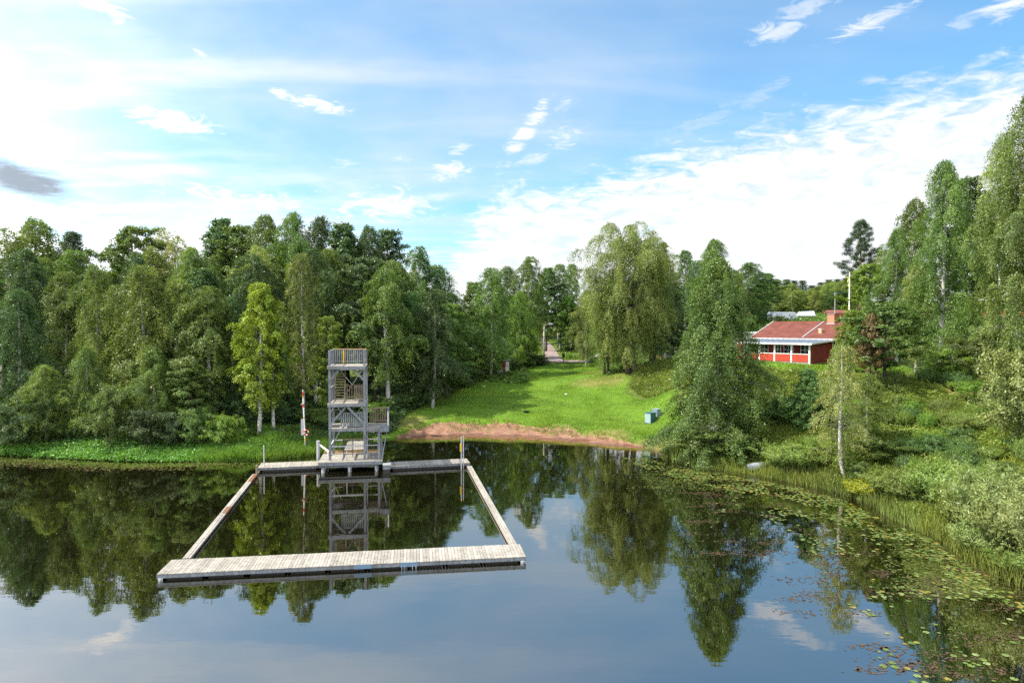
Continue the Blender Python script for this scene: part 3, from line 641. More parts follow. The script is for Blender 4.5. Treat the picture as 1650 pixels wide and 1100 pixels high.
# lifebuoy pole
X_, Y_ = at(492, 712, 55.8)[0], 55.8; zb = h1(X_, Y_); zt = at(489, 628, 55.8)[2]; hh = zt - zb
t_ = empty('lifebuoy_post', (X_, Y_, zb), 'slightly leaning red and white lifebuoy post on the grassy bank left of the diving tower', 'lifebuoy post')
seg = [(0, .12, M_metal), (.12, .17, M_yellowp), (.17, .50, M_white), (.50, .53, M_orangew), (.53, .70, M_white), (.70, .76, M_signred), (.76, .86, M_white), (.86, .90, M_yellowp), (.90, .97, M_signred), (.97, 1.0, M_white)]
def lp(f): return (-.17 * f, 0, -.3 * (f == 0) + hh * f)
for f0, f1, m_ in seg:
    mb = MB(); mb.tube([lp(f0), lp(f1)], .06 if f1 < .9 else .045, 10); mb.build('pole_band', m_, t_)
mb = MB(); cx, cz = .10, hh * .27
def torus(mb, c, R_, r_, a0=0, a1=2*pi, n=20):
    pts_ = [(c[0] + R_ * cos(a0 + (a1-a0)*i/n), c[1], c[2] + R_ * sin(a0 + (a1-a0)*i/n)) for i in range(n+1)]
    mb.tube(pts_, r_, 8)
torus(mb, (cx, -.13, cz), .21, .055); rg = mb.build('lifebuoy', M_signred, t_, True)
for k in range(4): mb = MB(); torus(mb, (cx, -.13, cz), .21, .06, k*pi/2+.15, k*pi/2+.6, 6); mb.build('white_band', M_white, rg, True)
mb = MB(); mb.tube([(-.1, 0, hh*.75), (-.25, 0, hh*.77), (-.33, 0, hh*.74)], .02, 6); mb.build('hook', M_white, t_)
mb = MB(); mb.box(-.34, -.12, -.05, .05, hh*.22, hh*.5); mb.build('backboard', M_metal, t_)

# ------------------------------------------------------------------ red house
HS = empty('red_house', (29.2, 66.8, 6.45), 'low red wooden house with tiled roof and white columned veranda above the shore', 'house', rz=radians(-50))
XL = -8.9; XR = 2.8
def mk(name, m, *boxes, parent=HS, tint=None, fn=None):
    mb = MB()
    for b in boxes: mb.box(*b, tint)
    if fn: fn(mb)
    return mb.build(name, m, parent)
mk('foundation', M_stone, (-7.3, 0, 0, .25, -1.6, .28), (-.25, .02, .26, 9, -1.6, .16))
cols = [-7.2, -5.45, -3.76, -1.96, -.08]
for x_ in cols: mk('column', M_white, (x_ - .075, x_ + .075, .02, .17, .28, 2.10), tint=1)
for i in range(4):
    a, b = cols[i] + .08, cols[i+1] - .08
    def boards(mb, a=a, b=b):
        n = 13
        for k in range(n): mb.box(a + k*(b-a)/n + .004, a + (k+1)*(b-a)/n - .004, .06 + .008 * (k % 2), .11, .32, 1.06, random.uniform(.93, 1.06))
    pb = mk('parapet', M_redlit, fn=boards)
    mk('rail', M_white, (a, b, .03, .16, 1.062, 1.13), parent=pb, tint=1)
# veranda back wall and windows
def vboards(x0, x1, y0, y1, z0, z1, m, n, name='wall', alongx=True):
    mb = MB()
    for k in range(n):
        if alongx: mb.box(x0 + k*(x1-x0)/n, x0 + (k+1)*(x1-x0)/n - .01, y0 + .012 * (k % 2), y1, z0, z1, random.uniform(.88, 1.08))
        else: mb.box(x0, x1 - .012 * (k % 2), y0 + k*(y1-y0)/n, y0 + (k+1)*(y1-y0)/n - .01, z0, z1, random.uniform(.88, 1.08))
    return mb.build(name, m, HS)
vboards(-8.8, -.2, 1.3, 1.5, -.2, 2.12, M_red, 60)
vboards(-.17, 0, .0, 5.6, -.3, 2.14, M_red, 36, alongx=False)
vboards(-8.8, 2.4, 5.0, 5.2, -.3, 2.42, M_red, 56)
vboards(2.2, 2.4, 5.22, 14, -.3, 2.4, M_red, 50, alongx=False)
vboards(-8.8, -8.6, 1.52, 14, -.3, 2.4, M_red, 60, alongx=False)
def gable(x_):
    mb = MB(); mb.poly([(x_, 5, 2.42), (x_, 14, 2.42), (x_, 9.5, 4.05), (x_ + .15, 5, 2.42), (x_ + .15, 14, 2.42), (x_ + .15, 9.5, 4.05)], [(0, 1, 2), (3, 5, 4), (0, 2, 5, 3), (1, 4, 5, 2), (0, 3, 4, 1)], 1); mb.build('gable', M_red, HS)
gable(2.22); gable(-8.78)
def window(x_, w_, z0=.95, z1=1.98, nx=2, nz=2, y_=1.29):
    mb = MB(); fr_ = .07
    mb.box(x_ - w_/2 - fr_, x_ - w_/2, y_ - .06, y_, z0 - fr_, z1 + fr_, 1); mb.box(x_ + w_/2, x_ + w_/2 + fr_, y_ - .06, y_, z0 - fr_, z1 + fr_, 1)
    mb.box(x_ - w_/2, x_ + w_/2, y_ - .06, y_, z1, z1 + fr_, 1); mb.box(x_ - w_/2, x_ + w_/2, y_ - .06, y_, z0 - fr_, z0, 1)
    for i in range(1, nx): c = x_ - w_/2 + w_*i/nx; mb.box(c - .025, c + .025, y_ - .05, y_ - .012, z0, z1, 1)
    for i in range(1, nz): c = z0 + (z1-z0)*i/nz; mb.box(x_ - w_/2, x_ + w_/2, y_ - .046, y_ - .014, c - .02, c + .02, 1)
    f_ = mb.build('window', M_white, HS)
    mb = MB(); mb.box(x_ - w_/2, x_ + w_/2, y_ - .011, y_ - .004, z0, z1, 1); mb.build('pane', M_glass, f_)
for x_, w_ in ((-7.6, .7), (-5.55, .75), (-4.05, .55), (-2.9, .9), (-1.15, .8), (-.45, .35)): window(x_, w_)
mk('floor', M_brownwood, (-7.2, -.2, .26, 1.28, .2, .27))
# veranda roof
mb = MB(); mb.poly([(-7.7, -.35, 2.12), (.3, -.35, 2.12), (.3, 4.75, 2.42), (-7.7, 4.75, 2.42), (-7.7, -.35, 2.19), (.3, -.35, 2.19), (.3, 4.75, 2.49), (-7.7, 4.75, 2.49)],
                   [(0, 3, 2, 1), (4, 5, 6, 7), (0, 1, 5, 4), (1, 2, 6, 5), (2, 3, 7, 6), (3, 0, 4, 7)], 1)
for k in range(14): x_ = -7.5 + k * .6; mb.bar((x_, -.33, 2.215), (x_, 4.7, 2.512), .03, .045, 1)
vr = mb.build('veranda_roof', M_tin, HS)
mk('fascia', M_white, (-7.72, .32, -.42, -.352, 2.03, 2.20), parent=vr, tint=1)
mb = MB(); mb.bar((.335, -.35, 2.13), (.335, 4.7, 2.43), .05, .13, 1); mb.build('fascia', M_white, vr)
# main roof: slabs in their own frame so the tile pattern follows the slope
RYZ = [(4.55, 2.55), (9.55, 4.32), (14.5, 2.55)]
for k in (0, 1):
    (y0, z0), (y1, z1) = RYZ[k], RYZ[k + 1]
    sl = sqrt((y1-y0)**2 + (z1-z0)**2)
    mb = MB(); nrow = 14
    for r in range(nrow):       # overlapping courses
        a, b = r * sl / nrow, (r + 1) * sl / nrow + .03
        lo, hi = (.045, .0) if k == 0 else (.0, .045)
        mb.poly([(XL - .25, a, -.03), (XR, a, -.03), (XR, b, -.03), (XL - .25, b, -.03), (XL - .25, a, lo + .02), (XR, a, lo + .02), (XR, b, hi + .02), (XL - .25, b, hi + .02)],
                [(0, 3, 2, 1), (4, 5, 6, 7), (0, 1, 5, 4), (1, 2, 6, 5), (2, 3, 7, 6), (3, 0, 4, 7)], 1)
    o = mb.build('roof', M_tiles, HS); o.location = (0, y0, z0); o.rotation_euler = (atan2(z1-z0, y1-y0), 0, 0)
mk('gutter', M_white, (XL - .25, XR, 4.42, 4.53, 2.47, 2.56), tint=1)
mk('ridge_cap', M_tiles, (XL - .27, XR + .02, 9.42, 9.68, 4.30, 4.40))
mb = MB(); mb.bar((XL - .28, 4.5, 2.56), (XL - .28, 9.55, 4.36), .05, .16, 1); mb.build('bargeboard', M_white, HS)
mb = MB(); mb.bar((-3.2, 4.65, 2.68), (-3.2, 9.45, 4.37), .12, .03, 1); mb.build('roof_flashing', M_metal, HS)
ch = mk('chimney', M_brick, (-2.5, -1.75, 8.8, 9.9, 3.9, 5.15), tint=1)
mk('chimney_cap', M_concrete, (-2.56, -1.69, 8.74, 9.96, 5.153, 5.22), parent=ch); mk('flashing', M_metal, (-2.58, -1.67, 8.72, 9.98, 4.0, 4.2), parent=ch)
vt = mk('roof_vent', painted('cream_vent', (.72, .55, .28), .1), (-2.1, -1.8, 6.0, 6.3, 2.9, 3.55)); mk('vent_cap', M_white, (-2.15, -1.75, 5.95, 6.35, 3.553, 3.6), parent=vt)
mk('corner_board', M_white, (-.16, .015, -.03, -.002, .0, 2.1), tint=1)
mk('downpipe', M_white, (.02, .10, 4.6, 4.7, -.2, 2.42), tint=1)

def house(name, px, py, D, wx_, dy_, hz_, rz, mw, mr, label, roofh=1.0, zoff=0, cat='cottage'):
    q = at(px, py, D); t_ = empty(name, (q[0], D, q[2] + zoff), label, cat, rz=radians(rz))
    mk('wall', mw, (-wx_/2, wx_/2, 0, dy_, -1.5, hz_), parent=t_)
    mb = MB(); e = .25; mb.poly([(-wx_/2-e, -e, hz_), (wx_/2+e, -e, hz_), (wx_/2+e, dy_+e, hz_), (-wx_/2-e, dy_+e, hz_), (-wx_/2-e, dy_/2, hz_+roofh), (wx_/2+e, dy_/2, hz_+roofh)],
        [(0, 3, 2, 1), (0, 1, 5, 4), (2, 3, 4, 5), (0, 4, 3), (1, 2, 5)], 1); mb.build('roof', mr, t_)
    for s_ in (-.28, .28):
        f_ = mk('window', M_white, (s_*wx_ - .35, s_*wx_ + .35, -.05, -.003, hz_*.4, hz_*.85), parent=t_, tint=1)
        mk('pane', M_glass, (s_*wx_ - .28, s_*wx_ + .28, -.06, -.052, hz_*.45, hz_*.8), parent=f_, tint=1)
    return t_
M_orangetile = painted('orange_tiles', (.62, .20, .07), .15, .8)
M_pinktile = painted('pink_tiles', (.50, .24, .20), .15, .8)
house('red_cottage', 1354, 515, 104, 3.0, 3, 1.0, -12, M_redlit, M_tiles, 'small red cottage with white trim behind the chimney of the red house', .5)
house('orange_roofed_house', 1370, 497, 125, 3.2, 4, 1.0, 10, M_white, M_orangetile, 'house with bright orange roof far behind the flagpole', 1.0, -.4)
house('pink_roofed_house', 1240, 515, 128, 5, 4, 1.2, 0, M_redlit, M_pinktile, 'cottage with faded pink roof half hidden behind the caravan', .9, 0)
house('red_roofed_house', 1632, 531, 84, 5, 4, 1.5, -20, M_concrete, M_orangetile, 'house with red roof glimpsed between the tall birches at the right edge', .8)
q = at(1213, 548, 84); t_ = empty('garage', (q[0], 84, q[2]), 'pale flat roofed garage behind the left end of the red house', 'garage', rz=radians(-20))
mk('wall', M_concrete, (-2.5, 2.3, 0, 4, -1, .85), parent=t_); mk('roof', painted('white_felt', (.6, .62, .64), .1), (-2.7, 2.5, -.3, 4.2, .853, 1.0), parent=t_, tint=1); mk('door', M_white, (-1, 1, -.04, -.003, -.8, .7), parent=t_)
# greenhouse
q = at(1299, 519, 100); t_ = empty('greenhouse', (q[0], 100, q[2]), 'small white framed greenhouse with pale glass roof beside the caravan', 'greenhouse', rz=radians(-12))
mk('base', M_white, (-1.1, 1.1, 0, 2, -.6, .1), parent=t_)
for k in range(7): x_ = -1.08 + k * .36; mk('post', M_white, (x_ - .035, x_ + .035, 0, .06, .1, .95), parent=t_, tint=1)
mk('glass_wall', M_glass, (-1.05, 1.05, .065, 1.95, .1, .93), parent=t_)
mb = MB(); mb.poly([(-1.25, -.15, .95), (1.25, -.15, .95), (1.25, 2.15, .95), (-1.25, 2.15, .95), (-.8, 1, 1.55), (1.25, 1, 1.65)], [(0, 3, 2, 1), (0, 1, 5, 4), (2, 3, 4, 5), (0, 4, 3), (1, 2, 5)], 1)
mb.build('roof', M_ghglass, t_)
# caravan
q = at(1270, 518.5, 97); t_ = empty('caravan', (q[0], 97, q[2]), 'white touring caravan parked behind the ridge of the red house', 'caravan', rz=radians(4))
prof = [(-2.2, .25), (1.1, .25), (1.35, .6), (1.25, 1.0), (1.0, 1.38), (.7, 1.42), (-2.0, 1.42), (-2.3, 1.1)]
mb = MB(); n = len(prof); mb.poly([(a, 0, b) for a, b in prof] + [(a, 1.9, b) for a, b in prof], [tuple(range(n)), tuple(range(2*n-1, n-1, -1))] + [(i, n+i, n+(i+1)%n, (i+1)%n) for i in range(n)], 1)
M_carav = painted('caravan_white', (.66, .69, .74), .04, .35); mb.build('body', M_carav, t_)
for a, b in ((.15, 1.0), (-1.7, -.9)):
    f_ = mk('window', painted('window_rim', (.2, .23, .28)), (a, b, -.03, -.003, .8, 1.15), parent=t_, tint=1); mk('pane', M_ghglass, (a + .06, b - .06, -.04, -.032, .85, 1.1), parent=f_, tint=1)
mb = MB(); mb.tube([(-.4, -.02, .2), (-.4, .2, .2)], .28, 16); wh = mb.build('wheel', M_black, t_); mb = MB(); mb.tube([(-.4, -.04, .2), (-.4, -.021, .2)], .14, 12); mb.build('hub_cap', M_metal, wh)
mk('drawbar', M_metal, (1.3, 2.2, .9, 1.0, .2, .28), parent=t_)
# blue car at the right edge
q = at(1630, 533, 72); t_ = empty('parked_car', (q[0], 72, h1(q[0], 72)), 'blue parked car half hidden between the birches at the right edge', 'car', rz=radians(15))
mb = MB(); prof = [(-2, .35), (2, .35), (2.05, .8), (1.2, .95), (.6, 1.4), (-.9, 1.42), (-1.6, 1.0), (-2.05, .85)]; n = len(prof)
mb.poly([(a, -.8, b) for a, b in prof] + [(a, .8, b) for a, b in prof], [tuple(range(n)), tuple(range(2*n-1, n-1, -1))] + [(i, n+i, n+(i+1)%n, (i+1)%n) for i in range(n)], 1); mb.build('body', painted('blue_car_paint', (.08, .14, .30), .05, .3), t_)
mk('side_window', M_glass, (-1.0, .6, -.82, -.803, .95, 1.3), parent=t_)
for x_ in (-1.3, 1.3):
    mb = MB(); mb.tube([(x_, -.84, .32), (x_, -.6, .32)], .32, 16); wh = mb.build('wheel', M_black, t_); mb = MB(); mb.tube([(x_, -.86, .32), (x_, -.842, .32)], .18, 12); mb.build('rim', M_metal, wh)
# flagpole, mast
q = at(1369, 440, 74); t_ = empty('flagpole', (q[0], 74, h1(q[0], 74)), 'tall white flagpole with a limp yellow and blue pennant behind the red house', 'flagpole')
hh = q[2] - h1(q[0], 74); mb = MB(); mb.tube([(0, 0, -.3), (0, 0, hh)], [.07, .05], 10); mb.build('pole', M_white, t_, True)
mb = MB(); mb.tube([(0, 0, hh), (0, 0, hh + .05), (0, 0, hh + .12)], [.03, .08, .02], 10); mb.build('finial', M_yellowp, t_)
M_pen = painted('pennant_yellow', (.70, .62, .05), .1)
mb = MB(); n = 10
vs = []
for i in range(n + 1):
    f = i / n; zz_ = hh - .35 - 1.25 * f; wd = .26 * (1 - f * .75)
    vs += [(-.05, .0, zz_), (-.05 - wd * .5, .05 * sin(i * 1.3), zz_), (-.05 - wd, .03 * cos(i * 1.7), zz_ - .03)]
mb.poly(vs, [(i*3+j, i*3+j+1, (i+1)*3+j+1, (i+1)*3+j) for i in range(n) for j in (0, 1)], 1); mb.build('pennant', M_pen, t_)
q = at(1345.5, 471, 90); zb = h1(q[0], 90); t_ = empty('antenna_mast', (q[0], 90, zb), 'thin grey antenna mast above the chimney of the red house', 'mast')
mb = MB(); mb.tube([(0, 0, -.2), (0, 0, q[2] - zb)], .05, 8); mb.build('mast', M_metal, t_); mb = MB()
for k in range(4): mb.bar((-.35 + .05*k, 0, q[2] - zb - .1 - .14*k), (.35 - .05*k, 0, q[2] - zb - .1 - .14*k), .02)
mb.build('antenna', M_metal, t_)
# ------------------------------------------------------------------ lawn furniture
def lamp(px, yb, yt, D, side, label):
    q = at(px, yb, D); zb = h1(q[0], D); zt = at(px, yt, D)[2] - zb
    t_ = empty('street_lamp', (q[0], D, zb), label, 'street lamp', 'street lamps by the gravel path')
    mb = MB(); mb.tube([(0, 0, -.3), (0, 0, zt - .2)], [.16, .10], 12); mb.build('pole', M_greypole, t_, True)
    mb = MB(); mb.tube([(0, 0, zt - .2), (side * .1, 0, zt), (side * .5, 0, zt + .12), (side * .8, 0, zt + .15)], .045, 8); mb.build('arm', M_greypole, t_, True)
    mb = MB(); mb.tube([(side * .7, 0, zt + .17), (side * .9, 0, zt + .2), (side * 1.3, 0, zt + .2), (side * 1.45, 0, zt + .18)], [.06, .13, .14, .06], 10); hd = mb.build('lamp_head', M_metal, t_, True)
    mb = MB(); mb.tube([(side * .95, 0, zt + .09), (side * 1.35, 0, zt + .09)], .08, 8); mb.build('lamp_glass', M_lamp, hd, True)
M_greypole = painted('pale_pole', (.42, .41, .38), .15, .8)
lamp(876.5, 584, 524, 108, 1, 'nearer taller street lamp with its arm pointing right at the path entrance')
lamp(899, 563, 530, 131, -1, 'farther street lamp with its arm pointing left beside the dark trees')
q = at(908, 590, 104); zb = h1(q[0], 104); t_ = empty('litter_bin', (q[0], 104, zb), 'dark litter bin on a thin post at the top of the lawn', 'litter bin')
mb = MB(); mb.tube([(0, 0, -.2), (0, 0, 1.1)], .05, 8); mb.build('post', M_black, t_)
mb = MB(); mb.tube([(0, 0, .95), (0, 0, 1.0), (0, 0, 1.5), (0, 0, 1.52)], [.15, .2, .24, .2], 12); mb.build('bin', M_black, t_)
q = at(836, 580, 116); zb = h1(q[0], 116); t_ = empty('park_bench', (q[0], 116, zb), 'pale plank bench among the bushes left of the gravel path', 'bench')
mk('seat', M_deck, (-.85, .85, -.2, .2, .95, 1.02), parent=t_); mk('leg', M_grey, (-.7, -.6, -.15, .15, -.2, .945), parent=t_); mk('leg', M_grey, (.6, .7, -.15, .15, -.2, .945), parent=t_)
mk('backrest', M_deck, (-.85, .85, .25, .3, 1.2, 1.45), parent=t_); mk('back_frame', M_grey, (-.7, -.64, .2, .248, 1.0, 1.4), (.64, .7, .2, .248, 1.0, 1.4), parent=t_)
for i, (px_, lab) in enumerate(((1064, 'orange barrier post nearer the big weeping birch by the parking area'), (1072, 'slim grey barrier post right of the orange one by the parking area'))):
    q = at(px_, 584, 92); zb = h1(q[0], 92); t_ = empty('barrier_post', (q[0], 92, zb), lab, 'post')
    mb = MB(); mb.tube([(0, 0, -.2), (0, 0, 1.1 if i == 0 else 1.4)], .06, 8); mb.build('shaft', M_orangew if i == 0 else M_metal, t_)
    mb = MB(); mb.bar((-.5, 0, .85), (.7, 0, .85), .05, .09); mb.build('crossbar', M_orangew if i == 0 else M_metal, t_)
def rockmesh(name, r, parent, seed, m=M_stone, sq=(1, .8, .6)):
    rng = np.random.RandomState(seed); mb = MB(); n, k = 14, 8; vs = []
    for i in range(k + 1):
        for j in range(n):
            th = pi * i / k; ph = 2*pi*j/n; R_ = r * (1 + .3 * (vnoise([cos(ph) * sin(th) * 2 + 5], [sin(ph) * sin(th) * 2 + cos(th) * 2], 1, seed)[0] - .5))
            vs.append((R_*sin(th)*cos(ph)*sq[0], R_*sin(th)*sin(ph)*sq[1], R_*cos(th)*sq[2]))
    mb.poly(vs, [(i*n+j, i*n+(j+1)%n, (i+1)*n+(j+1)%n, (i+1)*n+j) for i in range(k) for j in range(n)], 1); return mb.build(name, m, parent)
M_rock = painted('rock_grey', (.40, .38, .36), .2, .9, 2)
for i, (px_, py_, D_, r_, lab) in enumerate([(958, 581, 109, .8, 'leftmost grey boulder of the row along the gravel road'), (967, 579.5, 110, 1.0, 'largest grey boulder in the middle of the row by the gravel road'), (977, 580, 109, .8, 'grey boulder nearest the big weeping birch by the gravel road')]):
    q = at(px_, py_, D_); o = rockmesh('boulder', r_, None, i + 3, M_rock); o.location = (q[0], D_, h1(q[0], D_) + .2); tag(o, lab, 'boulder', 'boulders beside the gravel road')
# red notice shed
q = at(811, 599, 95); zb = h1(q[0], 95); t_ = empty('red_shed', (q[0], 95, zb), 'small dark red shed with white notice panels at the upper left edge of the lawn', 'shed', rz=radians(62))
mk('wall', M_darkred, (-.9, .55, -.6, .6, .15, 1.75), parent=t_); mk('skid', M_black, (-.85, -.7, -.55, .55, -.3, .147), (.35, .5, -.55, .55, -.3, .147), parent=t_)
mk('roof', M_grey, (-1.2, .8, -.8, .8, 1.753, 1.85), parent=t_)
mk('red_board', M_red, (-.9, -.5, -.64, -.602, .2, 1.73), parent=t_, tint=1)
for a, b in ((-.45, .02), (.07, .52)):
    for c_, d_ in ((.3, .95), (1.02, 1.65)): mk('notice_panel', M_white, (a, b, -.65, -.602, c_, d_), parent=t_, tint=.85)
q = at(807, 599, 93); zb = h1(q[0], 93); t_ = empty('wheelie_bin', (q[0], 93, zb), 'pale blue grey bin standing in front of the red shed', 'bin')
mb = MB(); mb.poly([(-.2, -.2, 0), (.2, -.2, 0), (.2, .2, 0), (-.2, .2, 0), (-.26, -.26, .72), (.26, -.26, .72), (.26, .26, .72), (-.26, .26, .72)], [(0, 3, 2, 1), (4, 5, 6, 7), (0, 1, 5, 4), (1, 2, 6, 5), (2, 3, 7, 6), (3, 0, 4, 7)], 1); mb.build('body', M_paleteal, t_)
mk('lid', M_ghglass, (-.28, .28, -.28, .28, .723, .79), parent=t_)
# green cabinets
q = at(1048, 681, 66); 
for D_ in np.arange(58, 72, .25):
    a = at(1048, 681, D_)
    if h1(a[0], D_) > a[2]: q = a; break
t_ = empty('utility_cabinet', (q[0], q[1], h1(q[0], q[1])), 'teal green utility cabinet with left side coloured pale as sunlit on the right of the lawn', 'cabinet', rz=radians(38))
mk('body', M_teal, (-.36, .36, -.36, .36, -.2, .92), parent=t_, tint=1); mk('sunlit_side', M_paleteal, (-.385, -.362, -.34, .34, .0, .88), parent=t_, tint=1); mk('lid', M_teal, (-.41, .41, -.41, .41, .923, .99), parent=t_, tint=1.4)  # left face is paler, the sun on it put into the colour
a = (q[0] + .75, q[1] + .75); t_ = empty('utility_cabinet', (*a, h1(*a)), 'smaller grey utility cabinet just behind and right of the teal one', 'cabinet', rz=radians(38))
mk('body', M_tin, (-.3, .3, -.3, .3, -.2, .72), parent=t_); mk('lid', M_paleteal, (-.33, .33, -.33, .33, .723, .78), parent=t_)
# small things on the lawn
def lawnpt(px, py):
    for D_ in np.arange(60, 108, .2):
        a = at(px, py, D_)
        if h1(a[0], D_) >= a[2]: return (a[0], D_, h1(a[0], D_))
    return (a[0], D_, h1(a[0], D_))
q = lawnpt(848, 665); t_ = empty('fire_bowl', q, 'small low black fire bowl on the lawn above the beach', 'fire bowl')
mb = MB(); mb.tube([(0, 0, .03), (0, 0, .08), (0, 0, .17), (0, 0, .18)], [.15, .28, .34, .30], 14); mb.build('bowl', M_black, t_)
for k in range(3): mb = MB(); mb.bar((.25*cos(k*2.1), .25*sin(k*2.1), -.05), (.15*cos(k*2.1), .15*sin(k*2.1), .08), .04); mb.build('leg', M_black, t_)
for px_, py_, lab in ((912, 636, 'crumpled white paper scrap in the middle of the lawn'), (780, 623, 'tiny white paper scrap near the left edge of the lawn')):
    q = lawnpt(px_, py_); o = rockmesh('paper_scrap', .2, None, 11, M_white, (1, .6, .3)); o.location = (q[0], q[1], q[2] + .04); tag(o, lab, 'paper', 'litter on the lawn')
# upturned boat on the right shore
a = np.array(P(1206, 757, .25)); b = np.array(at(1252, 747, a[1] + .9)); 
t_ = empty('rowing_boat', (a[0], a[1] + .3, .10), 'pale grey rowing boat lying upturned in the reeds below the conical birch', 'rowing boat', rz=atan2(b[1] - a[1], b[0] - a[0]))
BL = 2.9; n, k = 16, 9; vs = []
for i in range(n + 1):
    f = i / n; wd = .55 * min(1, (sin(pi * min(f * .62 + .0, 1)) ** .6 if f > 0 else 0)); ht = .42 * (.55 + .45 * sin(pi * f * .8 + .2)) + .1
    for j in range(k):
        th = pi * j / (k - 1); vs.append((f * BL, -cos(th) * wd, sin(th) ** .7 * ht + .12 * (1 - f)))
mb = MB(); mb.poly(vs, [(i*k+j, (i+1)*k+j, (i+1)*k+j+1, i*k+j+1) for i in range(n) for j in range(k - 1)] + [tuple(n*k + j for j in range(k))], 1)
M_boat = painted('boat_grey', (.30, .33, .36), .12, .5); mb.build('hull', M_boat, t_, True)
mb = MB(); mb.bar((.15, 0, .40), (BL, 0, .50), .05, .06); mb.build('keel', M_boat, t_)
# ------------------------------------------------------------------ leaf meshes
def leaves_mesh(name, pos_, out_, size, rng, asp=.55, tint=None, upb=.30, outb=.75, var=.22, axis=None):
    """one small four-cornered blade per leaf; returns a mesh"""
    n = len(pos_)
    nr = rng.normal(size=(n, 3)) * .58 + out_ * outb + np.array([0, 0, upb]); nr /= np.linalg.norm(nr, axis=1)[:, None] + 1e-9
    a = rng.normal(size=(n, 3)) if axis is None else axis + rng.normal(size=(n, 3)) * .35
    a -= nr * (a * nr).sum(1)[:, None]; a /= np.linalg.norm(a, axis=1)[:, None] + 1e-9
    b = np.cross(nr, a); s_ = size * rng.uniform(.65, 1.3, n)[:, None] * .5
    v = np.stack([pos_ - a * s_, pos_ + b * s_ * asp, pos_ + a * s_, pos_ - b * s_ * asp], 1).reshape(-1, 3)
    me = bpy.data.meshes.new(name); me.vertices.add(n * 4); me.vertices.foreach_set('co', v.astype(np.float32).ravel())
    me.loops.add(n * 4); me.loops.foreach_set('vertex_index', np.arange(n * 4, dtype=np.int32)); me.polygons.add(n)
    me.polygons.foreach_set('loop_start', np.arange(n, dtype=np.int32) * 4); me.update(calc_edges=True)
    if tint is None: tint = np.ones((n, 3))
    tint = tint * rng.uniform(1 - var, 1 + var, n)[:, None]
    c4 = np.concatenate([tint, np.ones((n, 1))], 1).repeat(4, 0).astype(np.float32)
    at_ = me.attributes.new('tint', 'FLOAT_COLOR', 'POINT'); at_.data.foreach_set('color', c4.ravel())
    return me
def shapef(kind):
    if kind == 'cone': return lambda t: (1 - t) ** .75 * min(1, .55 + t * 4) + .05
    if kind == 'egg': return lambda t: min(1, .42 + t * 2.0) * max(0, 1 - t ** 1.7) ** .72 + .05
    if kind == 'round': return lambda t: sqrt(max(0, 1 - (2 * t * .95 - .85) ** 2)) + .05
    if kind == 'col': return lambda t: (1 - t ** 3) ** .6 * min(1, .5 + t * 3) + .04
    if kind == 'top': return lambda t: (min(1, .3 + t * 1.3)) * (1 - max(0, t - .6) ** 1.5 * 2.2) + .05
    if kind == 'bush': return lambda t: sqrt(max(0, 1 - t * t * .95)) + .05
PROTO = {}
